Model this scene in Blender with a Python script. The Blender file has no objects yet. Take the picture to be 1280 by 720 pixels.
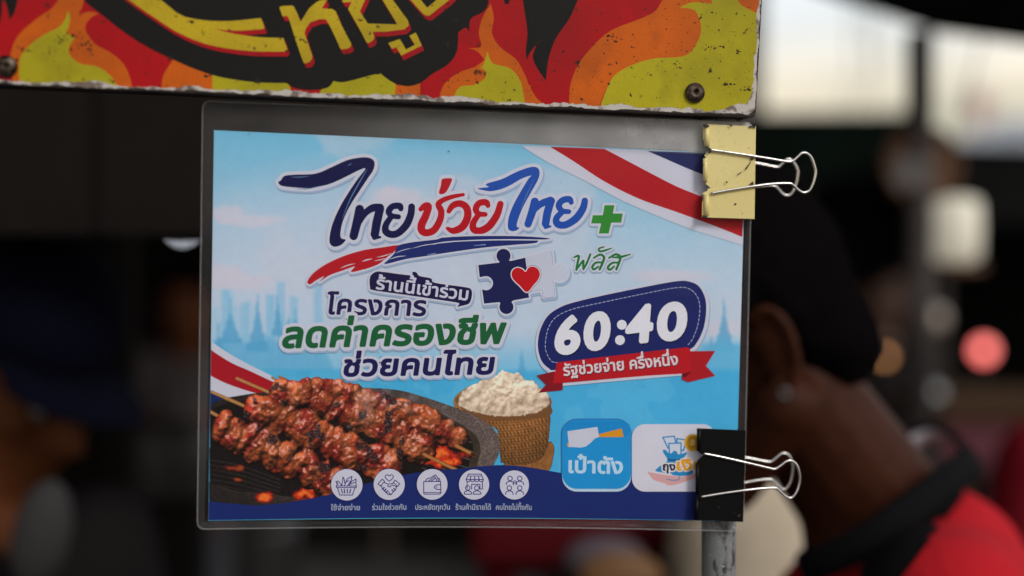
import bpy, bmesh, math, random
import numpy as np
from mathutils import Vector, Matrix, noise as mnoise
from mathutils.bvhtree import BVHTree
random.seed(7)
sc = bpy.context.scene
col = sc.collection
R = math.radians

# ------------------------------------------------------------------ camera, sky, sun, exposure
CAM = Vector((0.0, 0.0, 1.5))
FPX = 1280 * 50 / 36
cd = bpy.data.cameras.new('camera'); cam = bpy.data.objects.new('camera', cd); col.objects.link(cam)
cam.location = CAM; cam.rotation_euler = (R(90), 0, 0)
cd.lens = 50; cd.sensor_width = 36; cd.clip_start = 0.05; cd.clip_end = 3000
cd.dof.use_dof = True; cd.dof.focus_distance = 0.792; cd.dof.aperture_fstop = 2.0; cd.dof.aperture_blades = 0
sc.camera = cam

SUN_EL, SUN_AZ = R(34), R(140)          # azimuth measured clockwise from +Y: behind the camera, to the right
w = bpy.data.worlds.new('World'); sc.world = w; w.use_nodes = True
nt = w.node_tree; bg = nt.nodes['Background']
sky = nt.nodes.new('ShaderNodeTexSky'); sky.sky_type = 'NISHITA'; sky.sun_disc = False
sky.sun_elevation = SUN_EL; sky.sun_rotation = SUN_AZ; sky.air_density = 1.6; sky.dust_density = 3.0
tc = nt.nodes.new('ShaderNodeTexCoord')
mp = nt.nodes.new('ShaderNodeMapping'); mp.inputs['Scale'].default_value = (1, 1, 3.5)
nz = nt.nodes.new('ShaderNodeTexNoise'); nz.inputs['Scale'].default_value = 3.2; nz.inputs['Detail'].default_value = 6
rp = nt.nodes.new('ShaderNodeValToRGB'); rp.color_ramp.elements[0].position = .3; rp.color_ramp.elements[1].position = .55
mx = nt.nodes.new('ShaderNodeMix'); mx.data_type = 'RGBA'
sxy = nt.nodes.new('ShaderNodeSeparateXYZ'); nt.links.new(tc.outputs['Generated'], sxy.inputs[0])
rw = nt.nodes.new('ShaderNodeValToRGB'); rw.color_ramp.elements[0].position = .135; rw.color_ramp.elements[0].color = (1.22, 1.05, .80, 1)
rw.color_ramp.elements[1].position = .185; rw.color_ramp.elements[1].color = (1.10, 1.13, 1.16, 1); e3 = rw.color_ramp.elements.new(.55); e3.color = (.88, .90, .94, 1); nt.links.new(sxy.outputs[2], rw.inputs[0])
sw = nt.nodes.new('ShaderNodeVectorMath'); sw.operation = 'SCALE'; sw.inputs['Scale'].default_value = 11.5; nt.links.new(rw.outputs[0], sw.inputs[0])
nt.links.new(sw.outputs[0], mx.inputs['B'])
nt.links.new(tc.outputs['Generated'], mp.inputs['Vector']); nt.links.new(mp.outputs[0], nz.inputs['Vector'])
nt.links.new(nz.outputs['Fac'], rp.inputs[0]); nt.links.new(rp.outputs[0], mx.inputs['Factor'])
nt.links.new(sky.outputs[0], mx.inputs['A']); nt.links.new(mx.outputs['Result'], bg.inputs['Color'])
bg.inputs['Strength'].default_value = 0.09
sd = bpy.data.lights.new('sun', 'SUN'); sd.energy = 1.5; sd.angle = R(14); sd.color = (1, .96, .9)
sun = bpy.data.objects.new('sun', sd); col.objects.link(sun)
sdir = Vector((math.sin(SUN_AZ) * math.cos(SUN_EL), math.cos(SUN_AZ) * math.cos(SUN_EL), math.sin(SUN_EL)))
sun.rotation_euler = sdir.to_track_quat('Z', 'Y').to_euler()
sc.view_settings.view_transform = 'Standard'; sc.view_settings.look = 'None'
sc.view_settings.exposure = 0.02; sc.view_settings.gamma = 1.0
sc.render.engine = 'CYCLES'
sc.cycles.use_denoising = True
sc.cycles.max_bounces = 6; sc.cycles.transparent_max_bounces = 16
KPRINT = 1.03                            # ink albedo over its seen value

# ------------------------------------------------------------------ helpers
def lin(c):
    c = c / 255.0
    return c / 12.92 if c <= .04045 else ((c + .055) / 1.055) ** 2.4
def ink(r, g, b, k=None):
    k = KPRINT if k is None else k
    return tuple(min(.92, lin(v) * k) for v in (r, g, b))
def W(u, v, Y):
    return Vector(((u - 640) / FPX * Y, Y, 1.5 + (360 - v) / FPX * Y))
def tag(o, label=None, cat=None, group=None, kind=None):
    if label: o['label'] = label
    if cat: o['category'] = cat
    if group: o['group'] = group
    if kind: o['kind'] = kind
    return o
def empty(name, loc, label, cat, group=None, rot=None):
    o = bpy.data.objects.new(name, None); col.objects.link(o); o.location = loc; o.empty_display_size = .05
    if rot is not None: o.rotation_euler = rot
    tag(o, label, cat, group); bpy.context.view_layer.update()
    return o
def link(name, me, mats, parent=None, smooth=False):
    """link a mesh given in world space; under a parent it keeps its place"""
    o = bpy.data.objects.new(name, me); col.objects.link(o)
    for m in (mats if isinstance(mats, (list, tuple)) else [mats]): me.materials.append(m)
    if smooth: me.polygons.foreach_set('use_smooth', [True] * len(me.polygons))
    if parent is not None:
        o.parent = parent; o.matrix_parent_inverse = Matrix.Identity(4)
        me.transform(world_of(parent).inverted())
    return o
def world_of(o):
    m = Matrix.LocRotScale(o.location, o.rotation_euler, o.scale)
    return world_of(o.parent) @ m if o.parent else m
def mesh(verts, faces, midx=None, name='mesh'):
    me = bpy.data.meshes.new(name); me.from_pydata([tuple(v) for v in verts], [], faces); me.update()
    if midx is not None: me.polygons.foreach_set('material_index', midx)
    return me
def bm_mesh(bm):
    me = bpy.data.meshes.new('mesh'); bmesh.ops.recalc_face_normals(bm, faces=bm.faces); bm.to_mesh(me); bm.free(); return me

def mat(name, rgb, rough=.6, metal=0., spec=.5, noise=None, bump=None, emit=None, coat=0.):
    """noise = (scale, dark rgb, low, high) mixes a second colour through a noise mask; several may be listed"""
    m = bpy.data.materials.new(name); m.use_nodes = True; t = m.node_tree; p = t.nodes['Principled BSDF']
    p.inputs['Base Color'].default_value = (*rgb, 1); p.inputs['Roughness'].default_value = rough
    p.inputs['Metallic'].default_value = metal; p.inputs['Specular IOR Level'].default_value = spec
    p.inputs['Coat Weight'].default_value = coat
    tc = t.nodes.new('ShaderNodeTexCoord')
    if noise:
        src = None
        for (s, c2, lo, hi, *st) in (noise if isinstance(noise, list) else [noise]):
            mpn = t.nodes.new('ShaderNodeMapping'); mpn.inputs['Scale'].default_value = st[0] if st else (1, 1, 1)
            n = t.nodes.new('ShaderNodeTexNoise'); n.inputs['Scale'].default_value = s; n.inputs['Detail'].default_value = 5
            r = t.nodes.new('ShaderNodeValToRGB'); r.color_ramp.elements[0].position = lo; r.color_ramp.elements[1].position = hi
            x = t.nodes.new('ShaderNodeMix'); x.data_type = 'RGBA'
            x.inputs['A'].default_value = (*rgb, 1); x.inputs['B'].default_value = (*c2, 1)
            t.links.new(tc.outputs['Object'], mpn.inputs[0]); t.links.new(mpn.outputs[0], n.inputs['Vector'])
            t.links.new(n.outputs['Fac'], r.inputs[0]); t.links.new(r.outputs[0], x.inputs['Factor'])
            if src: t.links.new(src, x.inputs['A'])
            src = x.outputs['Result']
        t.links.new(src, p.inputs['Base Color'])
    if bump:
        n = t.nodes.new('ShaderNodeTexNoise'); n.inputs['Scale'].default_value = bump[0]; n.inputs['Detail'].default_value = 4
        b = t.nodes.new('ShaderNodeBump'); b.inputs['Strength'].default_value = bump[1]; b.inputs['Distance'].default_value = bump[2]
        t.links.new(tc.outputs['Object'], n.inputs['Vector']); t.links.new(n.outputs['Fac'], b.inputs['Height'])
        t.links.new(b.outputs[0], p.inputs['Normal'])
    if emit:
        p.inputs['Emission Color'].default_value = (*emit[0], 1); p.inputs['Emission Strength'].default_value = emit[1]
    return m
_ink = {}
def inkmat(rgb, k=None, rough=.5, dirt=False):
    key = (rgb, k, dirt)
    if key not in _ink:
        c = ink(*rgb, k if k or not dirt else KPRINT * .9)
        d = tuple(x * .93 for x in c)
        ns = [(60, d, .35, .65), (1500, tuple(x * .94 for x in c), .4, .6)]
        if dirt:
            br = (.02, .015, .01)
            ns += [(16, tuple(x * .60 + .003 for x in c), .42, .78), (55, tuple(x * .7 + .003 for x in c), .52, .72), (330, br, .665, .71), (120, br, .69, .74), (90, br, .70, .745, (1.0, 1, 3.2)), (900, tuple(x * .55 for x in c), .58, .74)]
        _ink[key] = mat('ink_%d_%d_%d' % rgb, c, rough, spec=.15, noise=ns)
    return _ink[key]
def vcol_mat(name):
    m = bpy.data.materials.new(name); m.use_nodes = True; t = m.node_tree; p = t.nodes['Principled BSDF']
    a = t.nodes.new('ShaderNodeAttribute'); a.attribute_name = 'Col'
    n = t.nodes.new('ShaderNodeTexNoise'); n.inputs['Scale'].default_value = 1200
    tcn = t.nodes.new('ShaderNodeTexCoord'); t.links.new(tcn.outputs['Object'], n.inputs['Vector'])
    mr = t.nodes.new('ShaderNodeMapRange'); mr.inputs['To Min'].default_value = .93; mr.inputs['To Max'].default_value = 1.05
    t.links.new(n.outputs['Fac'], mr.inputs['Value'])
    vm = t.nodes.new('ShaderNodeVectorMath'); vm.operation = 'SCALE'
    t.links.new(a.outputs['Color'], vm.inputs[0]); t.links.new(mr.outputs[0], vm.inputs['Scale'])
    t.links.new(vm.outputs[0], p.inputs['Base Color']); p.inputs['Roughness'].default_value = .5
    p.inputs['Specular IOR Level'].default_value = .15
    return m

# ---- curves
def cr(pts, n=8, closed=False):
    P = [np.array(p, float) for p in pts]; N = len(P); out = []
    for i in range(N if closed else N - 1):
        if closed: a, b, c, d = P[i - 1], P[i], P[(i + 1) % N], P[(i + 2) % N]
        else: a, b, c, d = P[max(i - 1, 0)], P[i], P[i + 1], P[min(i + 2, N - 1)]
        for k in range(n):
            t = k / n
            out.append(.5 * ((2 * b) + (c - a) * t + (2 * a - 5 * b + 4 * c - d) * t * t + (3 * b - a - 3 * c + d) * t ** 3))
    if not closed: out.append(P[-1])
    return [tuple(p) for p in out]
def Z(pts, ox, oy, s):
    """zoomed reading -> photo pixels"""
    return [(ox + x / s, oy + y / s) + tuple(r) for x, y, *r in pts]
def circle(cx, cy, rx, ry=None, n=40, a0=0, a1=360):
    ry = rx if ry is None else ry
    return [(cx + rx * math.cos(R(a0 + (a1 - a0) * i / n)), cy + ry * math.sin(R(a0 + (a1 - a0) * i / n))) for i in range(n)]
def rrect(x0, y0, x1, y1, r, n=8):
    o = []
    for cx, cy, a in ((x1 - r, y0 + r, -90), (x1 - r, y1 - r, 0), (x0 + r, y1 - r, 90), (x0 + r, y0 + r, 180)):
        o += [(cx + r * math.cos(R(a + 90 * i / n)), cy + r * math.sin(R(a + 90 * i / n))) for i in range(n + 1)]
    return o

# ---- a distance field on a pixel grid; shapes go in, a flat outline mesh comes out
class Field:
    def __init__(s, x0, y0, x1, y1, h):
        s.x0, s.y0, s.h = x0, y0, h
        s.nx = int((x1 - x0) / h) + 2; s.ny = int((y1 - y0) / h) + 2
        s.d = np.full((s.ny, s.nx), 1e3); s.xs = x0 + np.arange(s.nx) * h; s.ys = y0 + np.arange(s.ny) * h
    def _win(s, xa, ya, xb, yb):
        i0 = max(0, int((xa - s.x0) / s.h) - 1); i1 = min(s.nx, int((xb - s.x0) / s.h) + 3)
        j0 = max(0, int((ya - s.y0) / s.h) - 1); j1 = min(s.ny, int((yb - s.y0) / s.h) + 3)
        return i0, i1, j0, j1
    def stroke(s, pts, wd, grow=0.):
        P = np.array([p[:2] for p in pts], float); wd = np.broadcast_to(np.array(wd, float), (len(P),)) / 2 + grow
        for k in range(len(P) - 1):
            a, b = P[k], P[k + 1]; ra, rb = wd[k], wd[k + 1]; m = max(ra, rb) + 3 * s.h + 1
            i0, i1, j0, j1 = s._win(min(a[0], b[0]) - m, min(a[1], b[1]) - m, max(a[0], b[0]) + m, max(a[1], b[1]) + m)
            if i1 <= i0 or j1 <= j0: continue
            X = s.xs[None, i0:i1]; Y = s.ys[j0:j1, None]; e = b - a; L = max(e @ e, 1e-9)
            t = np.clip(((X - a[0]) * e[0] + (Y - a[1]) * e[1]) / L, 0, 1)
            q = np.hypot(X - a[0] - t * e[0], Y - a[1] - t * e[1]) - (ra + t * (rb - ra))
            s.d[j0:j1, i0:i1] = np.minimum(s.d[j0:j1, i0:i1], q)
    def poly(s, contours, grow=0.):
        allp = np.concatenate([np.array(c, float)[:, :2] for c in contours]); pad = abs(grow) + 4 * s.h + 1
        i0, i1, j0, j1 = s._win(allp[:, 0].min() - pad, allp[:, 1].min() - pad, allp[:, 0].max() + pad, allp[:, 1].max() + pad)
        if i1 <= i0 or j1 <= j0: return
        wn = np.zeros((j1 - j0, i1 - i0 + 1), int); dist = np.full((j1 - j0, i1 - i0), 1e3)
        for c in contours:
            P = np.array(c, float)[:, :2]; Q = np.roll(P, -1, 0)
            for a, b in zip(P, Q):
                e = b - a
                if e[1] != 0:
                    lo, hi = min(a[1], b[1]), max(a[1], b[1])
                    r0 = max(j0, int(math.ceil((lo - s.y0) / s.h))); r1 = min(j1 - 1, int(math.ceil((hi - s.y0) / s.h)) - 1)
                    if r1 >= r0:
                        rr = np.arange(r0, r1 + 1); xc = a[0] + (s.y0 + rr * s.h - a[1]) / e[1] * e[0]
                        cc = np.clip(np.ceil((xc - s.x0) / s.h).astype(int) - i0, 0, i1 - i0)
                        np.add.at(wn, (rr - j0, cc), 1 if e[1] > 0 else -1)
                a0, a1, b0, b1 = s._win(min(a[0], b[0]) - pad, min(a[1], b[1]) - pad, max(a[0], b[0]) + pad, max(a[1], b[1]) + pad)
                a0, a1, b0, b1 = max(a0, i0), min(a1, i1), max(b0, j0), min(b1, j1)
                if a1 <= a0 or b1 <= b0: continue
                X = s.xs[None, a0:a1]; Y = s.ys[b0:b1, None]; L = max(e @ e, 1e-12)
                t = np.clip(((X - a[0]) * e[0] + (Y - a[1]) * e[1]) / L, 0, 1)
                q = np.hypot(X - a[0] - t * e[0], Y - a[1] - t * e[1])
                sl = dist[b0 - j0:b1 - j0, a0 - i0:a1 - i0]; np.minimum(sl, q, out=sl)
        inside = np.cumsum(wn, 1)[:, :-1] != 0
        q = np.where(inside, -dist, dist) - grow
        s.d[j0:j1, i0:i1] = np.minimum(s.d[j0:j1, i0:i1], q)
    def tomesh(s, V, Fc):
        d = s.d; h = s.h; ins = d < 0; key = {}
        def vid(x, y):
            k = (round(x, 4), round(y, 4)); i = key.get(k)
            if i is None: i = key[k] = len(V); V.append((x, y))
            return i
        full = ins[:-1, :-1] & ins[:-1, 1:] & ins[1:, :-1] & ins[1:, 1:]
        any_ = (ins[:-1, :-1] | ins[:-1, 1:] | ins[1:, :-1] | ins[1:, 1:]) & ~full
        for j in range(full.shape[0]):
            row = full[j].astype(np.int8)
            if not row.any(): continue
            df = np.diff(np.concatenate(([0], row, [0])))
            for a, b in zip(np.nonzero(df == 1)[0], np.nonzero(df == -1)[0]):
                xa, xb = s.x0 + a * h, s.x0 + b * h; y = s.y0 + j * h
                Fc.append((vid(xa, y), vid(xa, y + h), vid(xb, y + h), vid(xb, y)))
        for j, i in zip(*np.nonzero(any_)):
            cs = ((i, j), (i, j + 1), (i + 1, j + 1), (i + 1, j)); pl = []
            for k in range(4):
                (ia, ja), (ib, jb) = cs[k], cs[(k + 1) % 4]; va, vb = d[ja, ia], d[jb, ib]
                if va < 0: pl.append(vid(s.x0 + ia * h, s.y0 + ja * h))
                if (va < 0) != (vb < 0):
                    t = min(max(va / (va - vb), 0), 1)
                    if abs(va) > 900 or abs(vb) > 900: t = .5
                    pl.append(vid(s.x0 + (ia + t * (ib - ia)) * h, s.y0 + (ja + t * (jb - ja)) * h))
            pl = list(dict.fromkeys(pl))
            if len(pl) >= 3: Fc.append(tuple(pl))

# ---- glyphs of the program's built-in typeface
_gl = {}
def glyph(ch):
    if ch in _gl: return _gl[ch]
    def contours(body):
        c = bpy.data.curves.new('t', 'FONT'); c.body = body; c.resolution_u = 6
        o = bpy.data.objects.new('t', c); col.objects.link(o)
        dg = bpy.context.evaluated_depsgraph_get(); cu = o.evaluated_get(dg).to_curve(dg); out = []
        for sp in cu.splines:
            pts = []
            if sp.type == 'BEZIER':
                bp = sp.bezier_points; n = len(bp)
                for k in range(n):
                    a, b = bp[k], bp[(k + 1) % n]
                    p0, p1, p2, p3 = a.co, a.handle_right, b.handle_left, b.co
                    st = 1 if ((p1 - p0).cross(p3 - p0).length < 1e-5 and (p2 - p0).cross(p3 - p0).length < 1e-5) else 5
                    for q in range(st):
                        t = q / st; m = 1 - t
                        pt = p0 * m ** 3 + p1 * 3 * m * m * t + p2 * 3 * m * t * t + p3 * t ** 3
                        pts.append((pt.x, pt.y))
            else: pts = [(p.co.x, p.co.y) for p in sp.points]
            if len(pts) > 2: out.append(pts)
        o.to_curve_clear() if hasattr(o, 'to_curve_clear') else None
        bpy.data.objects.remove(o); bpy.data.curves.remove(c)
        return out
    g = contours(ch) if ch != ' ' else []
    bar0 = min(p[0] for p in contours('|')[0])
    both = contours(ch + '|')
    adv = min(p[0] for p in both[-1]) - bar0
    _gl[ch] = (g, adv); return _gl[ch]
ABOVE = 'ัิีึื็'; TONE = '่้๊๋์'
def text(body, p0, p1, H, g=0., shear=0., up=None, hl=None):
    """contours in pixels: baseline from p0 to p1, consonant height H, g = pixels of emboldening"""
    em = (H - 2 * g) / (.558 if up is None else up); runs = []; x = 0; prev = ''
    for i, ch in enumerate(body):
        gl, adv = glyph(ch); dy = 0; dx = 0
        mark = ch in ABOVE + TONE + 'ุู'
        if ch in TONE:
            if prev in ABOVE: dy = .19
            if 'ป' in (prev, body[i - 2] if i > 1 else ''): dx = -.1
        if not mark: adv = adv + (hl or 0)
        for c in gl: runs.append([(x + dx + px, py + dy) for px, py in c])
        x += 0 if mark else adv; prev = ch
    allp = [p for c in runs for p in c]; xa = min(p[0] for p in allp); xb = max(p[0] for p in allp)
    L = math.hypot(p1[0] - p0[0], p1[1] - p0[1]); ex = ((p1[0] - p0[0]) / L, (p1[1] - p0[1]) / L)
    ey = (ex[1], -ex[0]); sx = (L - 2 * g - abs(shear) * H * .5) / (xb - xa); out = []
    for c in runs:
        q = []
        for px, py in c:
            a = g + (px - xa) * sx + shear * py * em; b = g + py * em
            q.append((p0[0] + ex[0] * a + ey[0] * b, p0[1] + ex[1] * a + ey[1] * b))
        out.append(q)
    return out

# ---- flat printed sheets on a tilted plane
RM = Matrix(((0.986, -0.1639, 0.032), (0.1651, 0.9856, -0.0364), (-0.0256, 0.0411, 0.9988)))
TP = CAM + Vector((-0.01609694, 0.79137403, -0.02469168))
NRM = -(RM @ Vector((0, 1, 0)))          # towards the camera side
def plane_pt(u, v, z=0.):
    """photo pixel -> world point on the poster's plane moved z along its normal"""
    d = Vector(((u - 640) / FPX, 1, (360 - v) / FPX)); o = TP + NRM * z
    return CAM + d * ((o - CAM).dot(NRM) / d.dot(NRM))
class Print:
    layer = 0
    def __init__(s, zbase, dirt=False): s.V = []; s.F = []; s.M = []; s.mats = []; s.zb = zbase; s.dirt = dirt
    def midx(s, m):
        if m not in s.mats: s.mats.append(m)
        return s.mats.index(m)
    def add(s, rgb, items, grow=0., h=.5, shift=(0, 0), k=None):
        """items: ('p', contour, ...) polygons, ('t', contours) glyphs, ('s', pts, widths) strokes"""
        Print.layer += 1; z = s.zb + Print.layer * 5e-6
        its = []
        bb = [1e9, 1e9, -1e9, -1e9]
        for it in items:
            if it[0] in 'pt':
                cs = [[(x[0] + shift[0], x[1] + shift[1]) for x in c] for c in (it[1:] if it[0] == 'p' else it[1])]
                its.append(('p', cs)); P = [p for c in cs for p in c]; wm = 0
            else:
                P = [(x[0] + shift[0], x[1] + shift[1]) for x in it[1]]; its.append(('s', P, it[2])); wm = np.max(it[2])
            m = abs(grow) + wm + 3
            for x, y in P:
                bb = [min(bb[0], x - m), min(bb[1], y - m), max(bb[2], x + m), max(bb[3], y + m)]
        f = Field(*bb, h)
        for it in its:
            if it[0] == 'p': f.poly(it[1], grow)
            else: f.stroke(it[1], it[2], grow)
        V = []; Fc = []; f.tomesh(V, Fc); n0 = len(s.V)
        s.V += [(x, y, z) for x, y in V]; s.F += [tuple(i + n0 for i in fc) for fc in Fc]
        mi = s.midx(rgb if not isinstance(rgb, tuple) else inkmat(rgb, k, dirt=s.dirt)); s.M += [mi] * len(Fc)
        return s
    def build(s, name, parent):
        me = mesh([plane_pt(*v) for v in s.V], s.F, s.M)
        return link(name, me, s.mats, parent)
def raster_sheet(name, xs, ys, rgb, alpha, z, parent, m):
    ny, nx = alpha.shape; keep = alpha > .5
    cell = keep[:-1, :-1] & keep[:-1, 1:] & keep[1:, :-1] & keep[1:, 1:]
    used = np.zeros_like(keep); used[:-1, :-1] |= cell; used[1:, :-1] |= cell; used[:-1, 1:] |= cell; used[1:, 1:] |= cell
    idx = np.full(keep.shape, -1); idx[used] = np.arange(used.sum())
    U, Vv = np.meshgrid(xs, ys) if xs.ndim == 1 else (xs, ys); u, v = U[used], Vv[used]
    d = np.stack([(u - 640) / FPX, np.ones_like(u), (360 - v) / FPX], 1)
    o = np.array(TP + NRM * z); n = np.array(NRM); c = np.array(CAM)
    P = c + d * (((o - c) @ n) / (d @ n))[:, None]
    j, i = np.nonzero(cell)
    fc = np.stack([idx[j, i], idx[j + 1, i], idx[j + 1, i + 1], idx[j, i + 1]], 1)
    me = bpy.data.meshes.new('mesh'); me.vertices.add(len(P)); me.vertices.foreach_set('co', P.ravel().astype(np.float32))
    me.loops.add(fc.size); me.loops.foreach_set('vertex_index', fc.ravel().astype(np.int32))
    me.polygons.add(len(fc)); me.polygons.foreach_set('loop_start', np.arange(len(fc), dtype=np.int32) * 4)
    me.update(); me.validate()
    a = me.color_attributes.new('Col', 'FLOAT_COLOR', 'POINT')
    cc = rgb[used] / 255.; cc = np.where(cc <= .04045, cc / 12.92, ((np.clip(cc, 0, 2) + .055) / 1.055) ** 2.4) * KPRINT
    a.data.foreach_set('color', np.concatenate([np.clip(cc, 0, .92), np.ones((len(cc), 1))], 1).ravel().astype(np.float32))
    return link(name, me, m, parent)
_rng = np.random.default_rng(11)
def vnoise(shape, cell, oct=4, seed=0):
    g = np.random.default_rng(seed); out = np.zeros(shape); amp = 1; tot = 0
    for o in range(oct):
        c = max(cell / 2 ** o, 1.); n = (int(shape[0] / c) + 3, int(shape[1] / c) + 3); G = g.random(n)
        y = np.arange(shape[0]) / c; x = np.arange(shape[1]) / c; j = y.astype(int); i = x.astype(int)
        fy = (y - j)[:, None]; fx = (x - i)[None]; fy = fy * fy * (3 - 2 * fy); fx = fx * fx * (3 - 2 * fx)
        A = G[j][:, i]; B = G[j][:, i + 1]; C = G[j + 1][:, i]; D = G[j + 1][:, i + 1]
        out += amp * ((A * (1 - fx) + B * fx) * (1 - fy) + (C * (1 - fx) + D * fx) * fy); tot += amp; amp *= .5
    return out / tot
def blur(a, n, r):
    for _ in range(n):
        for ax in (0, 1):
            p = np.cumsum(np.concatenate([np.repeat(np.take(a, [0], ax), r + 1, ax), a, np.repeat(np.take(a, [-1], ax), r, ax)], ax), ax)
            L = a.shape[ax]; a = (np.take(p, range(2 * r + 1, 2 * r + 1 + L), ax) - np.take(p, range(0, L), ax)) / (2 * r + 1)
    return a

# ---- solid shapes
def tube(path, r, n=10, caps=True):
    P = [Vector(p) for p in path]; V = []; Fc = []; rr = r if isinstance(r, (list, tuple)) else [r] * len(P)
    t = (P[1] - P[0]).normalized(); a = t.orthogonal().normalized()
    for i, p in enumerate(P):
        t = ((P[min(i + 1, len(P) - 1)]) - P[max(i - 1, 0)]).normalized(); a = (a - t * a.dot(t)).normalized(); b = t.cross(a)
        for k in range(n):
            q = 2 * math.pi * k / n; V.append(p + (a * math.cos(q) + b * math.sin(q)) * rr[i])
    for i in range(len(P) - 1):
        for k in range(n): Fc.append((i * n + k, i * n + (k + 1) % n, (i + 1) * n + (k + 1) % n, (i + 1) * n + k))
    if caps: Fc += [tuple(range(n))[::-1], tuple(range((len(P) - 1) * n, len(P) * n))]
    return V, Fc
def join(*parts):
    V = []; Fc = []
    for v, f in parts:
        n = len(V); V += list(v); Fc += [tuple(i + n for i in q) for q in f]
    return V, Fc
def box(c, s, rot=None):
    c = Vector(c); h = Vector(s) / 2; M = rot or Matrix.Identity(3)
    V = [c + M @ Vector((h.x * x, h.y * y, h.z * z)) for x in (-1, 1) for y in (-1, 1) for z in (-1, 1)]
    return V, [(0, 1, 3, 2), (4, 6, 7, 5), (0, 4, 5, 1), (2, 3, 7, 6), (0, 2, 6, 4), (1, 5, 7, 3)]
def slab(pts, zf, zb):
    """a plate on the poster's plane: outline in pixels, zf/zb = front/back offset along the normal (numbers or functions of u)"""
    f_ = zf if callable(zf) else (lambda u: zf); b_ = zb if callable(zb) else (lambda u: zb); n = len(pts)
    fr = [plane_pt(u, v, f_(u)) for u, v in pts]
    bk = [p - NRM * (f_(u) - b_(u)) for p, (u, v) in zip(fr, pts)]
    return fr + bk, [tuple(range(n)), tuple(range(n, 2 * n))[::-1]] + [(i, n + i, n + (i + 1) % n, (i + 1) % n) for i in range(n)]
def solid(name, vf, m, parent=None, bevel=0., smooth=False):
    bm = bmesh.new(); vs = [bm.verts.new(v) for v in vf[0]]
    for f in vf[1]:
        try: bm.faces.new([vs[i] for i in f])
        except ValueError: pass
    bmesh.ops.recalc_face_normals(bm, faces=bm.faces)
    if bevel:
        es = [e for e in bm.edges if e.is_manifold and e.calc_face_angle(0) > .5]
        bmesh.ops.bevel(bm, geom=es, offset=bevel, segments=2, affect='EDGES', profile=.6)
    me = bpy.data.meshes.new('mesh'); bm.to_mesh(me); bm.free()
    return link(name, me, m, parent, smooth)
def ellipsoid(c, r, M=None, n=20):
    c = Vector(c); V = []; Fc = []; M = M or Matrix.Identity(3); m = n // 2
    r = (r, r, r) if isinstance(r, (int, float)) else r
    for j in range(m + 1):
        for i in range(n):
            t = math.pi * j / m; p = 2 * math.pi * i / n
            V.append(c + M @ Vector((r[0] * math.sin(t) * math.cos(p), r[1] * math.sin(t) * math.sin(p), r[2] * math.cos(t))))
    for j in range(m):
        for i in range(n): Fc.append((j * n + i, (j + 1) * n + i, (j + 1) * n + (i + 1) % n, j * n + (i + 1) % n))
    return V, Fc
def capsule(a, b, ra, rb, n=16):
    a = Vector(a); b = Vector(b); d = (b - a).normalized(); pts = []; rs = []
    for k in range(5): q = math.pi / 2 * k / 5; pts.append(a - d * ra * math.cos(q)); rs.append(max(ra * math.sin(q), 1e-4))
    for k in range(5): pts.append(a + (b - a) * k / 4); rs.append(ra + (rb - ra) * k / 4)
    for k in range(4, -1, -1): q = math.pi / 2 * k / 5; pts.append(b + d * rb * math.cos(q)); rs.append(max(rb * math.sin(q), 1e-4))
    return tube(pts, rs, n)
def blob(prims, voxel, smooth=6):
    """union of closed volumes as ONE continuous surface"""
    V, Fc = join(*prims); me = mesh(V, Fc)
    bm = bmesh.new(); bm.from_mesh(me); bmesh.ops.remove_doubles(bm, verts=bm.verts, dist=1e-6); bmesh.ops.recalc_face_normals(bm, faces=bm.faces); bm.to_mesh(me); bm.free()
    o = bpy.data.objects.new('t', me); col.objects.link(o)
    rm = o.modifiers.new('r', 'REMESH'); rm.mode = 'VOXEL'; rm.voxel_size = voxel
    if smooth: sm = o.modifiers.new('s', 'SMOOTH'); sm.iterations = smooth; sm.factor = .5
    dg = bpy.context.evaluated_depsgraph_get(); r = bpy.data.meshes.new_from_object(o.evaluated_get(dg))
    bpy.data.objects.remove(o); bpy.data.meshes.remove(me)
    return r

# ------------------------------------------------------------------ ground and the covered market behind
M_asph = mat('asphalt', (.05, .05, .05), .85, noise=[(3, (.03, .03, .032), .4, .65), (140, (.08, .08, .08), .5, .8)], bump=(120, .4, .004))
tag(solid('ground', ([(-400, -400, 0), (400, -400, 0), (400, 400, 0), (-400, 400, 0)], [(0, 1, 2, 3)]), M_asph), kind='structure')
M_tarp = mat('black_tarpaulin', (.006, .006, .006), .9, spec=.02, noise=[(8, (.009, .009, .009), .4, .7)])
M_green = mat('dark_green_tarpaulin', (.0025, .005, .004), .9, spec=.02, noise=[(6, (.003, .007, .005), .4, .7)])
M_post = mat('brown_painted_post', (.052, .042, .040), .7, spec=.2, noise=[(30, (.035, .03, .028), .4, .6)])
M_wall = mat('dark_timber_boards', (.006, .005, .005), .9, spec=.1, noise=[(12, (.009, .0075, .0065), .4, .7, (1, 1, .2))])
def thing(name, vf, m, label, cat, group=None, bevel=0, smooth=False):
    return tag(solid(name, vf, m, None, bevel, smooth), label, cat, group)
def quadslab(P, t, d=Vector((0, 0, 1))):
    P = [Vector(p) for p in P]; n = len(P); V = P + [p + d * t for p in P]
    return V, [tuple(range(n))[::-1], tuple(range(n, 2 * n))] + [(i, (i + 1) % n, n + (i + 1) % n, n + i) for i in range(n)]
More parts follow.
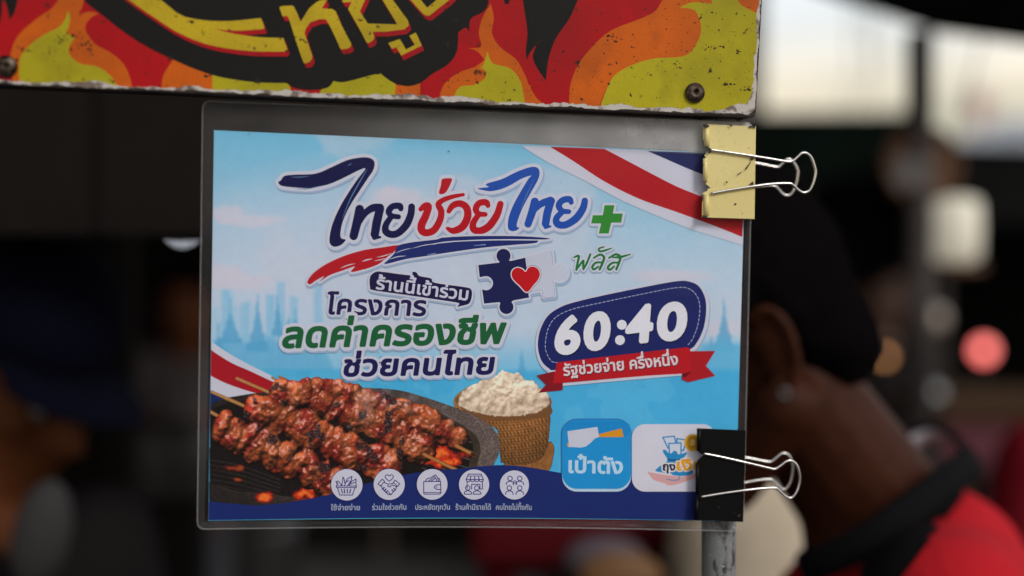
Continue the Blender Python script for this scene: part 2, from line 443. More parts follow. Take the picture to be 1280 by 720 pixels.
# the covered hall behind: boarded back wall and roof
hall = empty('market_hall', (-1.5, 8, 0), 'dark boarded market hall far behind the poster', 'building')
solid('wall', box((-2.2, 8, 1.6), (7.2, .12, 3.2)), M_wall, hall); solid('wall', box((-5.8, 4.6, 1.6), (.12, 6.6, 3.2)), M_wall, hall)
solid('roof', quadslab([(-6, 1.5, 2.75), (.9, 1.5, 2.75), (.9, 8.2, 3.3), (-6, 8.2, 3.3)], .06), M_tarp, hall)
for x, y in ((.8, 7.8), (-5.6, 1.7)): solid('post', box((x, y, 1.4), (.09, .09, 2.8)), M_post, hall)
# hood of the food stall
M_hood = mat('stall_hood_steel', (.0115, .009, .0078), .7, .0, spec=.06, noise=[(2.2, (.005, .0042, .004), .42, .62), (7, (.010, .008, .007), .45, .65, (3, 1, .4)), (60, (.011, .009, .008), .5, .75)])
hood = empty('stall_hood', (-.35, 1.35, 1.56), 'grey brown metal hood of the food stall behind the poster', 'hood')
a0, a1 = W(-160, 292, 1.35), W(900, 296, 1.35); b0, b1 = W(-160, -60, 1.42), W(912, -60, 1.42)
solid('front_panel', ([a0, a1, b1, b0] + [p + Vector((0, .012, 0)) for p in (a0, a1, b1, b0)], [(0, 1, 2, 3), (7, 6, 5, 4), (0, 4, 5, 1), (1, 5, 6, 2), (2, 6, 7, 3), (3, 7, 4, 0)]), M_hood, hood)
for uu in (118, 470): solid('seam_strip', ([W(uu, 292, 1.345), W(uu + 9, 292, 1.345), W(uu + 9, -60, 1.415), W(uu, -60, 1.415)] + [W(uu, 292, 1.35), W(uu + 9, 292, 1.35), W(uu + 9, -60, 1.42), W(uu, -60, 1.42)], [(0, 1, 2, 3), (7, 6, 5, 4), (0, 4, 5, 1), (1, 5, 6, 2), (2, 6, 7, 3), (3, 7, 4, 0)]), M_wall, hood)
solid('roof', quadslab([(-3.2, -.35, 2.36), (-.12, -.35, 2.36), (-.02, 2.4, 2.5), (-3.2, 2.4, 2.5)], .03), M_hood, hood)  # unseen overhead slab, added to shade the vendor, hood and poster's left
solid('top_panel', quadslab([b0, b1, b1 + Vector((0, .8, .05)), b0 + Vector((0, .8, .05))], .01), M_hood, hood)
for x in (a0.x + .02, -.03): solid('post', box((x, 2.15, 1.22), (.035, .035, 2.44)), M_hood, hood)
# awning over the walkway with its post
aw = empty('market_awning', (W(1150, 40, 2.25).x, 2.25, 0), 'black awning overhead at the upper right carried by a brown post', 'awning')
f0, f1, f2, f3 = W(985, -22, 2.2), W(1085, 12, 2.2), W(1170, 40, 2.25), W(1420, 74, 2.3)
fr = [f0, f1, f2, f3]; bk = [p + Vector((.0, -.75, .42)) for p in fr]
solid('canopy', join(*[quadslab([fr[i], fr[i + 1], bk[i + 1], bk[i]], .012) for i in range(3)]), M_tarp, aw)
px_ = W(1150, 40, 2.27); solid('post', tube([(px_.x, 2.27, 0), (px_.x - .002, 2.27, 1), (px_.x, 2.27, px_.z)], .021, 20), M_post, aw, smooth=True)
# tents across the aisle
def tent(label, x0, x1, Y, zt, drop, m, dz=.45, back=True):
    t = empty('market_tent', ((x0 + x1) / 2, Y, 0), label, 'tent', 'tents across the aisle')
    solid('roof', ([(x0, Y, zt - drop), (x1, Y, zt - drop - .1), (x1, Y + 2.6, zt - drop - .1), (x0, Y + 2.6, zt - drop), ((x0 * .6 + x1 * .4), Y + 1.3, zt + dz - .45), ((x0 * .4 + x1 * .6), Y + 1.3, zt + dz - .45)],
        [(0, 1, 5, 4), (2, 3, 4, 5), (3, 0, 4), (1, 2, 5), (3, 2, 1, 0)]), m, t)
    solid('valance', box(((x0 + x1) / 2, Y - .01, zt - drop - .17), (x1 - x0, .012, .26)), m, t)
    for x in (x0 + .05, x1 - .05):
        for y in (Y + .08, Y + 2.5): solid('leg', tube([(x, y, 0), (x, y, 1), (x, y, zt - drop)], .022, 12), M_post, t)
    if back: solid('back_cloth', box(((x0 + x1) / 2, Y + 2.56, (zt - drop) / 2), (x1 - x0, .012, zt - drop)), M_tarp, t)
    return t
z1 = W(0, 128, 6.0).z
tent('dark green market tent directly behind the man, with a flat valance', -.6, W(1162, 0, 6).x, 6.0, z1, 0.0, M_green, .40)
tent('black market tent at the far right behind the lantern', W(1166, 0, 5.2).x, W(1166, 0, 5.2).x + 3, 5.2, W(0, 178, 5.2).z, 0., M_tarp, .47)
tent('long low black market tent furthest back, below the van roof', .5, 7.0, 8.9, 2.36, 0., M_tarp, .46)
# grey-blue van roof and far cream building
M_van = mat('pale_blue_grey_paint', (.36, .39, .45), .35, coat=.3, noise=[(9, (.28, .3, .35), .4, .7)]); M_glass = mat('dark_glass', (.02, .024, .03), .08)
van = empty('parked_van', (3.9, 10.5, 0), 'pale blue grey van parked beyond the black tent', 'van'); vx = W(1204, 0, 10.5).x
solid('body', ([(vx, 10, .35), (vx + 4.2, 10, .35), (vx + 4.2, 11.7, .35), (vx, 11.7, .35), (vx - .0, 10, 1.6), (vx + 4.2, 10, 1.6), (vx + 4.2, 11.7, 1.6), (vx, 11.7, 1.6), (vx + .25, 10.12, W(0, 142, 10.1).z), (vx + 3.7, 10.12, 2.6), (vx + 3.7, 11.6, 2.6), (vx + .25, 11.6, W(0, 142, 10.1).z)],
    [(0, 1, 5, 4), (1, 2, 6, 5), (2, 3, 7, 6), (3, 0, 4, 7), (4, 5, 9, 8), (5, 6, 10, 9), (6, 7, 11, 10), (7, 4, 8, 11), (8, 9, 10, 11), (3, 2, 1, 0)]), M_van, van, bevel=.06)
solid('window', box((vx + 2, 9.985, 1.95), (2.6, .02, .5), Matrix.Rotation(R(-6), 3, 'X')), M_glass, van)
for x in (vx + .75, vx + 3.3):
    for y in (10.05, 11.6): solid('wheel', tube([(x, y - .1, .33), (x, y, .33), (x, y + .1, .33)], .33, 28), mat('tyre_rubber', (.02, .02, .02), .8), van)
M_red = mat('red_paint', (.42, .16, .18), .5)
fl = W(1225, 132, 12); thing('chimney_cap', join(box((fl.x, 12, fl.z / 2), (.05, .05, fl.z)), box((fl.x, 12, fl.z), (.11, .11, .2))), M_red, 'small pale red box on a pole above the van roof', 'box')
for x0, x1 in ((1062, 1050), (1093, 1064), (1078, 1090)):
    a_, b_ = W(x0, 14, 3.2), W(x1, 150, 3.2); thing('hanging_cable', tube([a_ + Vector((0, 0, .3)), a_, a_.lerp(b_, .5) + Vector((.012, 0, -.01)), b_, b_ - Vector((0, 0, .35))], .0016, 6), M_tarp, 'thin dark cable hanging in front of the bright sky patch', 'cable', 'cables hanging before the sky')
# things hanging round the post
M_brown = mat('woven_brown', (.13, .055, .020), .7, noise=[(60, (.10, .04, .015), .45, .6)])
c = W(1150, 206, 2.36); thing('woven_tray', join(tube([c + Vector((0, -.012, 0)), c + Vector((0, 0, 0)), c + Vector((0, .012, 0))], .064, 32), tube([c + Vector((.06 * math.cos(q * math.pi / 12), -.014, .06 * math.sin(q * math.pi / 12))) for q in range(25)], .006, 8)), M_brown, 'round brown woven tray hanging behind the awning post', 'tray')
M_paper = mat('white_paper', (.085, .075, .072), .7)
c = W(1141, 216, 2.235); thing('paper_notice', box(c, (.060, .002, .050), Matrix.Rotation(R(10), 3, 'Y')), M_paper, 'small pale paper notice fixed to the awning post', 'notice')
M_lamp = mat('lit_cream_shade', (.55, .52, .44), .6, emit=((1, .93, .74), .27))
c = W(1193, 287, 2.6); ln = empty('lantern', c, 'lit cream lantern with brown rim hanging beside the awning post', 'lantern')
solid('shade', tube([c + Vector((0, 0, z)) for z in (-.060, -.05, 0, .05, .058)], [.030, .045, .047, .045, .030], 28), M_lamp, ln, smooth=True)
solid('rim', tube([c + Vector((0, 0, z)) for z in (-.079, -.072, -.062)], [.03, .056, .049], 28), M_brown, ln, smooth=True)
solid('hanger', tube([c + Vector((0, 0, .058)), c + Vector((0, 0, .15)), c + Vector((-.02, -.25, .36))], .002, 8), M_post, ln)
# small lamps far off
def lamp(u, v, Y, r, c, s, label):
    p_ = W(u, v, Y); t = empty('signal_lamp', p_, label, 'lamp')
    m = mat('lit_lamp_lens', (.3, .3, .3), .4, emit=(c, s)); solid('lens', ellipsoid(p_, r, None, 16), m, t, smooth=True)
    solid('housing', tube([p_ + Vector((0, r * .7, 0)), p_ + Vector((0, r * 1.6, 0)), p_ + Vector((0, r * 2.4, 0))], [r * 1.05, r * 1.0, r * .5], 16), M_tarp, t)
    solid('stand', tube([(p_.x, p_.y + r * 1.8, 0), (p_.x, p_.y + r * 1.8, p_.z / 2), (p_.x, p_.y + r * 1.8, p_.z)], r * .25, 10), M_post, t)
lamp(1230, 438, 5.0, .03, (1, .17, .15), 3.6, 'glowing pink red lamp at the far right above the magenta cloth')
lamp(1106, 446, 4.6, .014, (1, .42, .12), 2.0, 'small orange lamp glowing just behind the man\'s nape')
lamp(1170, 397, 4.4, .030, (.5, .32, .2), .35, 'dim brownish lamp below the lantern')
lamp(1162, 497, 4.2, .040, (.36, .42, .5), .22, 'dim blue grey lamp low behind the man\'s collar')
p_ = W(228, 285, 5.2); t = empty('ceiling_lamp', p_, 'small white ceiling lamp glowing under the hall roof at the left', 'lamp')
solid('bulb', ellipsoid(p_, .022, None, 16), mat('lit_bulb', (.8, .8, .8), .4, emit=((.85, .9, 1), 5)), t, smooth=True); solid('cord', tube([p_ + Vector((0, 0, .02)), p_ + Vector((0, 0, .4)), Vector((p_.x, p_.y, 3.0))], .004, 8), M_tarp, t)
# counter with cloth at the right, sack, box, pots
M_mag = mat('magenta_cloth', (.11, .014, .026), .8, noise=[(12, (.06, .01, .02), .4, .6)]); M_cnt = mat('brown_counter', (.05, .026, .012), .8, spec=.1)
c0, c1 = W(1175, 512, 4.0), W(1420, 512, 4.0); ct = empty('market_counter', ((c0.x + c1.x) / 2, 4.2, 0), 'brown stall counter with magenta cloth at the far right', 'counter')
solid('tabletop', box(((c0.x + c1.x) / 2, 4.25, c0.z), (c1.x - c0.x, .55, .05)), M_cnt, ct); solid('cloth', box(((c0.x + c1.x) / 2, 3.965, c0.z - .10), (c1.x - c0.x, .01, .12)), M_mag, ct)
for x in (c0.x + .05, c1.x - .05):
    for y in (4.02, 4.48): solid('leg', box((x, y, c0.z / 2 - .01), (.05, .05, c0.z - .03)), M_cnt, ct)
M_beige = mat('beige_sackcloth', (.44, .375, .29), .85, noise=[(14, (.36, .30, .22), .4, .7)])
s0 = W(945, 720, 1.62)
ok = blob([ellipsoid((s0.x, 1.66, .98), (.125, .12, .30)), ellipsoid((s0.x + .02, 1.66, .62), (.15, .14, .28)), ellipsoid((s0.x - .01, 1.66, 1.18), (.09, .08, .12))], .012, 6)
tag(link('sack', ok, M_beige, None, True), 'plump pale beige sack on a stool between the pipe and the man', 'sack')
M_stool = mat('red_plastic', (.20, .012, .018), .4)
st_ = empty('stool', (s0.x, 1.66, 0), 'red plastic stool under the beige sack', 'stool'); solid('seat', box((s0.x, 1.66, .335), (.3, .3, .03)), M_stool, st_, bevel=.008)
for dx in (-.12, .12):
    for dy in (-.12, .12): solid('leg', tube([(s0.x + dx * 1.15, 1.66 + dy * 1.15, 0), (s0.x + dx * 1.05, 1.66 + dy * 1.05, .16), (s0.x + dx, 1.66 + dy, .325)], .016, 10), M_stool, st_)
r0, r1 = W(598, 640, 1.75), W(868, 640, 1.75)
cool = empty('cool_box', ((r0.x + r1.x) / 2, 1.9, 0), 'dark red cool box stacked behind the lower edge of the poster', 'cool box'); M_dred = mat('dark_red_plastic', (.07, .003, .006), .8, spec=.1)
solid('body', box(((r0.x + r1.x) / 2, 1.92, r0.z / 2 - .04), (r1.x - r0.x, .34, r0.z - .08)), M_dred, cool, bevel=.02); solid('lid', box(((r0.x + r1.x) / 2, 1.92, r0.z - .035), (r1.x - r0.x + .02, .36, .07)), M_dred, cool, bevel=.02)
M_or = mat('orange_packet', (.16, .075, .025), .7); M_lil = mat('lilac_wrapper', (.09, .07, .09), .7)
c = W(775, 722, 1.60); thing('snack_packet', join(ellipsoid(c, (.05, .02, .03), None, 16)), M_or, 'orange packet on the counter in front of the red cool box', 'packet', smooth=True)
c = W(755, 700, 1.66); thing('wrapped_bundle', ellipsoid(c, (.05, .03, .028), None, 16), M_lil, 'lilac wrapped bundle behind the orange packet', 'bundle', smooth=True)
c = W(765, 745, 1.63); thing('prep_shelf', join(box((c.x, c.y + .02, c.z + .002), (.22, .14, .012)), box((c.x, c.y + .05, c.z / 2), (.03, .03, c.z - .01))), M_post, 'narrow shelf carrying the orange packet', 'shelf')
M_pot = mat('brushed_steel', (.06, .058, .06), .5, .6)
def pot(u, v, Y, r, h, label):
    c = W(u, v, Y); t = empty('cooking_pot', c, label, 'pot', 'pots behind the stall')
    solid('pot_body', tube([c + Vector((0, 0, -h)), c + Vector((0, 0, -h * .9)), c + Vector((0, 0, -.02)), c], [r * .9, r, r, r * 1.04], 28), M_pot, t, smooth=True)
    solid('pot_lid', tube([c + Vector((0, 0, .001)), c + Vector((0, 0, .015)), c + Vector((0, 0, .03))], [r * 1.03, r * .8, r * .15], 28), M_pot, t, smooth=True)
    solid('pot_stand', box((c.x, c.y, (c.z - h) / 2), (r * 1.2, r * 1.2, c.z - h - .002)), M_wall, t)
pot(335, 655, 2.0, .045, .14, 'narrow steel pot under the poster\'s lower left corner')
pot(222, 545, 2.4, .075, .10, 'wide steel pot beside the left edge of the poster')

# ------------------------------------------------------------------ people
def basis(f, up=Vector((0, 0, 1))):
    f = f.normalized(); s = f.cross(up).normalized(); u = s.cross(f).normalized(); return f, s, u
def head_prims(Hc, f, u, k=1.0, ea=-.012):
    f = f.normalized(); s = f.cross(u).normalized(); u = s.cross(f).normalized(); M = Matrix((f, s, u)).transposed()
    at = lambda a, b, c: Hc + (f * a + s * b + u * c) * k
    P = [ellipsoid(at(-.008, 0, .015), (.098 * k, .077 * k, .100 * k), M), ellipsoid(at(.03, 0, -.055), (.066 * k, .060 * k, .082 * k), M), ellipsoid(at(.062, 0, -.118), (.028 * k, .030 * k, .024 * k), M),
         ellipsoid(at(.074, 0, .012), (.022 * k, .055 * k, .016 * k), M), capsule(at(.088, 0, -.002), at(.112, 0, -.052), .008 * k, .015 * k), ellipsoid(at(.102, 0, -.054), (.012 * k, .021 * k, .010 * k), M),
         ellipsoid(at(.086, 0, -.083), (.014 * k, .026 * k, .007 * k), M), ellipsoid(at(.084, 0, -.095), (.014 * k, .023 * k, .007 * k), M)]
    for q in (-1, 1):
        P.append(capsule(at(-.015, q * .062, -.075), at(.05, q * .022, -.122), .030 * k, .024 * k)); P.append(ellipsoid(at(.066, q * .045, -.04), (.022 * k, .02 * k, .018 * k), M))
        eM = M @ Matrix.Rotation(q * R(-22), 3, 'Z') @ Matrix.Rotation(R(-12), 3, 'Y')
        P.append(ellipsoid(at(ea, q * .084, -.025), (.018 * k, .0045 * k, .034 * k), eM))
        P.append(tube([at(ea, q * .080, -.025) + eM @ Vector((.019 * math.cos(t), q * .008, .034 * math.sin(t))) * k for t in [R(x) for x in range(50, 300, 18)]], .0046 * k, 8))
        P.append(ellipsoid(at(ea + .010, q * .082, -.058), (.009 * k, .006 * k, .010 * k), M))
    return P, at, M
def hand_prims(w_, d, side, k=1.):
    d = d.normalized(); n = Vector((0, 0, 1)) if abs(d.z) < .8 else Vector((1, 0, 0)); a = d.cross(n).normalized(); b = a.cross(d).normalized(); P = [ellipsoid(w_ + d * .045, (.044, .038, .016), Matrix((d, a, b)).transposed())]
    for i, L in enumerate((.066, .076, .071, .056)):
        o = w_ + d * .082 + a * (.028 - i * .0185); m1 = o + d * L * .45 - b * .006; m2 = m1 + d * L * .32 - b * .014
        P += [capsule(o - d * .02, m1, .0092, .0084, 10), capsule(m1, m2, .0084, .0078, 10), capsule(m2, m2 + d * L * .18 - b * .016, .0078, .007, 10)]
    o = w_ + d * .025 + a * side * .03; P += [capsule(o, o + d * .035 + a * side * .026 - b * .008, .012, .010, 10), capsule(o + d * .035 + a * side * .026 - b * .008, o + d * .062 + a * side * .030 - b * .014, .010, .0085, 10)]
    return P
M_skin = mat('brown_skin', (.042, .0118, .0050), .55, spec=.10, noise=[(60, (.032, .009, .004), .4, .65)], bump=(500, .1, .0005))
M_skin2 = mat('tan_skin', (.115, .036, .013), .6, spec=.1, noise=[(30, (.09, .028, .010), .4, .65)])
M_hair = mat('black_hair', (.0036, .003, .0034), 1., spec=.0, bump=(260, .7, .003))
M_trou = mat('dark_trousers', (.02, .022, .03), .8); M_shoe = mat('black_shoe', (.015, .015, .015), .5); M_eye = mat('eye', (.12, .115, .11), .5, noise=None); M_eyed = mat('iris', (.02, .012, .008), .15)
def figure(t, J, skin, shirt, extra_shirt=(), extra_body=(), voxel=.007, sleeve=.62, hair=True, cap=None, hairfun=None):
    """one person from joint positions; the body is a single surface, clothing and hair its children"""
    HP, at, M = head_prims(J['head'], J['f'], J['u'], J.get('k', 1.), J.get('ea', -.012)); g = lambda a, b, q: J[a].lerp(J[b], q) if isinstance(b, str) else J[a].lerp(b, q)
    B = HP + [capsule(J['skull'], J['neck'], .050, .056), capsule(J['neck'], J['chest'], .062, .10), capsule(J['chest'], J['pelvis'], .115, .11), capsule(J['hipL'], J['hipR'], .09, .09)] + list(extra_body)
    S = [capsule(J['neck'].lerp(J['chest'], .45), J['chest'], .085, .125), capsule(J['chest'], J['pelvis'], .128, .128), capsule(J['shL'].lerp(J['chest'], .35), J['shR'].lerp(J['chest'], .35), .085, .085)] + list(extra_shirt); Tt = [capsule(J['hipL'], J['hipR'], .104, .104), capsule(J['pelvis'], J['pelvis'] - Vector((0, 0, .06)), .118, .11)]; Sh = []
    for q, sd in (('L', 1), ('R', -1)):
        B += [capsule(J['sh' + q], J['el' + q], .048, .038), capsule(J['el' + q], J['wr' + q], .038, .026)] + hand_prims(J['wr' + q], J['wr' + q] - J['el' + q], sd)
        B += [capsule(J['hip' + q], J['kn' + q], .082, .055), capsule(J['kn' + q], J['an' + q], .054, .036)]
        S += [capsule(J['sh' + q], J['sh' + q].lerp(J['el' + q], sleeve), .064, .060), capsule(J['neck'].lerp(J['chest'], J.get('nl', .3)), J['sh' + q], J.get('nr', .06), .062)]
        Tt += [capsule(J['hip' + q], J['kn' + q], .098, .072), capsule(J['kn' + q], J['an' + q], .070, .060)]
        fd = Vector((J['f'].x, J['f'].y, 0)).normalized(); Sh += [capsule(J['an' + q] + Vector((0, 0, -.035)) - fd * .04, J['an' + q] + Vector((0, 0, -.045)) + fd * .14, .042, .035)]
        B += [capsule(J['an' + q], J['an' + q] + Vector((0, 0, -.03)) + fd * .08, .034, .026)]
    body = link('body', blob(B, voxel, 4), skin, t, True)
    link('shirt', blob(S, .012, 8), shirt, t, True); link('trousers', blob(Tt, .014, 6), M_trou, t, True)
    for s_ in Sh: link('shoe', blob([s_], .01, 4), M_shoe, t, True)
    for q in (-1, 1):
        solid('eye', ellipsoid(at(.079, q * .032, -.022), .0115, None, 14), M_eye, t, smooth=True); solid('pupil', ellipsoid(at(.0865, q * .032, -.023), .0055, None, 12), M_eyed, t, smooth=True)
    if hair:
        hp = hairfun(at, M) if hairfun else [ellipsoid(at(-.016, 0, .024), (.104, .084, .104), M)]
        me = blob(hp, .006, 3); Mi = M.transposed()
        xs_ = [-.2, -.10, -.06, -.035, -.012, .012, .03, .055, .08, .2]; zs_ = [-.105, -.098, -.088, -.052, .0, .004, -.02, .035, .055, .06]
        for v in me.vertices:
            l = Mi @ (v.co - J['head']); lim = np.interp(l.x, xs_ if 'ea' not in J else [-.2, -.12, -.095, -.07, -.048, -.03, .0, .03, .055, .08, .2], zs_ if 'ea' not in J else [-.10, -.10, -.102, -.090, -.050, .008, .006, -.01, .035, .055, .06])
            lim += mnoise.noise(v.co * 90) * .006 + mnoise.noise(v.co * 300) * .004
            if l.z < lim: l2 = Vector((l.x * .72 - .004, l.y * .72, lim * .6 + l.z * .4)); v.co = J['head'] + M @ l2
            else:
                tt = min(1, (l.z - lim) / .035); v.co = J['head'] + (v.co - J['head']) * (.925 + .075 * tt)
                v.co += (v.co - J['head']).normalized() * (mnoise.noise(v.co * 160) * .0022 + mnoise.noise(v.co * 60) * .003)
        link('hair', me, M_hair, t, True)
    if cap:
        me = blob([ellipsoid(at(-.012, 0, .045), (.112, .092, .098), M)], .006, 4); Mi = M.transposed()
        for v in me.vertices:
            l = Mi @ (v.co - J['head'])
            if l.z < .025: v.co = J['head'] + M @ Vector((l.x * .9, l.y * .9, max(l.z, .018)))
        cp = link('cap', me, cap, t, True); br = []; bf = []
        for i in range(13):
            q = R(-70 + 140 * i / 12); br += [at(.085 * math.cos(q) , .086 * math.sin(q), .028), at(.085 * math.cos(q) + .085 * math.cos(q * .8), .086 * math.sin(q), .012 - .012 * abs(math.sin(q)))]
        n = len(br); br += [p - (M @ Vector((0, 0, .003))) for p in br]
        for i in range(12): bf += [(2 * i, 2 * i + 1, 2 * i + 3, 2 * i + 2), (n + 2 * i, n + 2 * i + 2, n + 2 * i + 3, n + 2 * i + 1), (2 * i + 1, n + 2 * i + 1, n + 2 * i + 3, 2 * i + 3), (2 * i, 2 * i + 2, n + 2 * i + 2, n + 2 * i)]
        bf += [(0, n, n + 1, 1), (24, 25, n + 25, n + 24)]; solid('brim', (br, bf), cap, cp, smooth=True)
    return body, at, M
def standing(pos, ang, H=1.66, bow=0.1, tuck=0):
    k = H / 1.68; f = Vector((math.cos(ang), math.sin(ang), 0)); s = f.cross(Vector((0, 0, 1))); P = lambda a, b, z: Vector((pos[0], pos[1], 0)) + f * a * k + s * b * k + Vector((0, 0, z * k))
    hf = (f + Vector((0, 0, -bow * 1.6))).normalized(); hs = hf.cross(Vector((0, 0, 1))).normalized(); hu = hs.cross(hf)
    J = dict(f=hf, u=hu, head=P(.03 + bow * .1, 0, 1.545), skull=P(.01 + bow * .06, 0, 1.49), neck=P(0, 0, 1.37), chest=P(-.005, 0, 1.16), pelvis=P(0, 0, .90), hipL=P(0, .085, .86), hipR=P(0, -.085, .86), shL=P(0, .175, 1.31), shR=P(0, -.175, 1.31), elL=P(.03, .225, 1.04), elR=P(.03, -.225, 1.04), wrL=P(.16, .19, .86), wrR=P(.16, -.19, .86), knL=P(.02, .09, .47), knR=P(.02, -.09, .47), anL=P(0, .095, .085), anR=P(0, -.095, .085))
    return J
def blob_v(c): return ellipsoid(c, (.028, .03, .055), Matrix.Rotation(R(12), 3, 'Y'), 20)
# the man with his head bowed
f = Vector((-math.cos(R(0)), math.sin(R(0)), -.5)).normalized(); s = f.cross(Vector((0, 0, 1))).normalized(); u = s.cross(f).normalized()
near = 1 if s.y < 0 else -1
KH = .93; Hc = W(968, 433, 1.07) - (s * near * .084 - u * .025 - f * .026) * KH
J = dict(nl=.62, nr=.05, k=KH, ea=-.026, f=f, u=u, head=Hc, skull=Hc - f * .03 - u * .07, neck=W(1092, 640, 1.17), chest=W(1165, 850, 1.18), pelvis=Vector((.45, 1.2, .88)), shL=W(1185, 775, 1.00), shR=W(1150, 690, 1.36),
         elL=W(1110, 1080, .98), elR=Vector((.24, 1.44, 1.05)), wrL=W(880, 1110, 1.05), wrR=Vector((.03, 1.36, .98)), hipL=Vector((.45, 1.11, .85)), hipR=Vector((.45, 1.29, .85)), knL=Vector((.41, 1.10, .47)), knR=Vector((.41, 1.30, .47)), anL=Vector((.46, 1.10, .085)), anR=Vector((.46, 1.30, .085)))
M_redp = mat('red_polo_cotton', (.44, .010, .018), .9, spec=.08, noise=[(18, (.38, .010, .016), .4, .65), (900, (.36, .01, .016), .4, .6)], bump=(9, .5, .03))
M_blkc = mat('black_collar_cotton', (.006, .006, .007), .95, spec=.03); M_lin = mat('white_collar_lining', (.42, .40, .44), .8)
man = empty('person', (.45, 1.2, 0), 'person with bowed head, short black hair and hoop earring, in red polo with black collar', 'person')
hf_ = lambda at, M: [ellipsoid(at(-.018, 0, .030), (.108, .090, .112), M), ellipsoid(at(-.008, 0, .085), (.092, .078, .095), M), ellipsoid(at(-.080, 0, -.045), (.044, .060, .060), M)]
xs_ = [ellipsoid(W(1163, 727, 1.17), .083), ellipsoid(W(1195, 785, 1.05), .080), capsule(W(1060, 800, 1.16), W(1075, 900, 1.16), .075, .09)]
body, at, M = figure(man, J, M_skin, M_redp, xs_, [capsule(W(1085, 610, 1.16), W(1110, 690, 1.17), .053, .058), capsule(J['skull'], W(1085, 610, 1.16), .052, .053)], .0036, .7, True, None, hf_)
ear = at(-.018, near * .092, -.055)
solid('earring', tube([ear + Vector((.0042 * math.cos(R(q)), -.002, .0042 * math.sin(R(q)) - .006)) for q in range(0, 361, 24)], .0008, 8), M_wire0 if 'M_wire0' in globals() else mat('silver', (.16, .16, .17), .45, 1.), man, smooth=True)
# collar: a standing band folded over, lining inside
ringp = [W(1199, 566, 1.20), W(1174, 588, 1.11), W(1125, 626, 1.065), W(1062, 668, 1.065), W(1003, 694, 1.10), W(1016, 678, 1.18), W(1062, 618, 1.25), W(1118, 556, 1.275), W(1158, 532, 1.27), W(1189, 545, 1.24)]
rc = [Vector(p) for p in cr([tuple(p) for p in ringp], 6, True)]; cen = sum(rc, Vector()) / len(rc); ax = Vector((-.55, 0, .83)).normalized()
def band(pts, offs, m, name):
    V = []; Fc = []; n = len(pts); k = len(offs)
    for p in pts:
        o = (p - cen); o = (o - ax * o.dot(ax)).normalized()
        V += [p + o * a_ + ax * b_ for a_, b_ in offs]
    for i in range(n):
        for j in range(k): Fc.append((i * k + j, i * k + (j + 1) % k, ((i + 1) % n) * k + (j + 1) % k, ((i + 1) % n) * k + j))
    return solid(name, (V, Fc), m, man, smooth=True)
band(rc, [(-.002, -.002), (.001, .003), (.006, .002), (.010, -.009), (.013, -.019), (.010, -.019), (.006, -.008), (.002, -.004)], M_blkc, 'collar')
band(rc, [(-.001, -.001), (-.0005, -.001), (-.002, -.015), (-.004, -.015)], M_lin, 'collar_lining')
# black shoulder panel of the polo, laid on the shirt
sh_ = [o for o in man.children if o.name.startswith('shirt')][0]; bt = BVHTree.FromObject(sh_, bpy.context.evaluated_depsgraph_get()) ; Mw = world_of(man); Mi_ = Mw.inverted()
def drape(P, name, m, off=.004, n=18):
    (a_, b_), (d_, c_) = (P[0], P[1]), (P[3], P[2]); G_ = []
    for j in range(n + 1):
        row = []
        for i in range(n + 1):
            q, r = i / n, j / n; uu = (a_[0] * (1 - q) + b_[0] * q) * (1 - r) + (d_[0] * (1 - q) + c_[0] * q) * r; vv = (a_[1] * (1 - q) + b_[1] * q) * (1 - r) + (d_[1] * (1 - q) + c_[1] * q) * r
            dr = W(uu, vv, 1) - CAM; h_ = bt.ray_cast(Mi_ @ CAM, dr.normalized())
            row.append((Mw @ h_[0], h_[1]) if h_[0] else None)
        G_.append(row)
    idx = {}; V = []
    for j in range(n + 1):
        for i in range(n + 1):
            if G_[j][i]: idx[(j, i)] = len(V) // 2; p, nn = G_[j][i]; V += [p + nn * off, p + nn * .0005]
    Fc = []
    for j in range(n):
        for i in range(n):
            k = [(j, i), (j, i + 1), (j + 1, i + 1), (j + 1, i)]
            if all(x in idx for x in k) and max((V[2 * idx[x]] - V[2 * idx[k[0]]]).length for x in k) < .05:
                Fc.append(tuple(2 * idx[x] for x in k)); Fc.append(tuple(2 * idx[x] + 1 for x in k[::-1]))
    return solid(name, (V, Fc), m, man, smooth=True)
drape([(1098, 662), (1212, 612), (1104, 752), (1072, 752)], 'shoulder_panel', M_blkc)
# vendor at the far left in a navy cap
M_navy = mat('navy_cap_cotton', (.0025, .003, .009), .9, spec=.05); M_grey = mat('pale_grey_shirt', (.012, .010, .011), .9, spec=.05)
v = empty('person', (-.68, 1.55, 0), 'person in a navy cap and pale grey top at the far left, looking down', 'person')
Jv = standing((W(28, 0, 1.55).x, 1.55), R(-28), 1.62, .34); d_ = W(28, 440, 1.52) - Jv['head']; 
for k in ('head', 'skull'): Jv[k] = Jv[k] + Vector((d_.x, 0, d_.z))
for k in Jv:
    if k not in ('f', 'u', 'head', 'skull') and not k.startswith(('kn', 'an', 'hip')): Jv[k] = Jv[k] + Vector((d_.x * .8, 0, d_.z))
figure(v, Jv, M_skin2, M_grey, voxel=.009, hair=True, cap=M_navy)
solid('towel', blob_v(W(52, 668, 1.40)), mat('white_towel', (.06, .058, .06), .9, spec=.03), v, smooth=True)
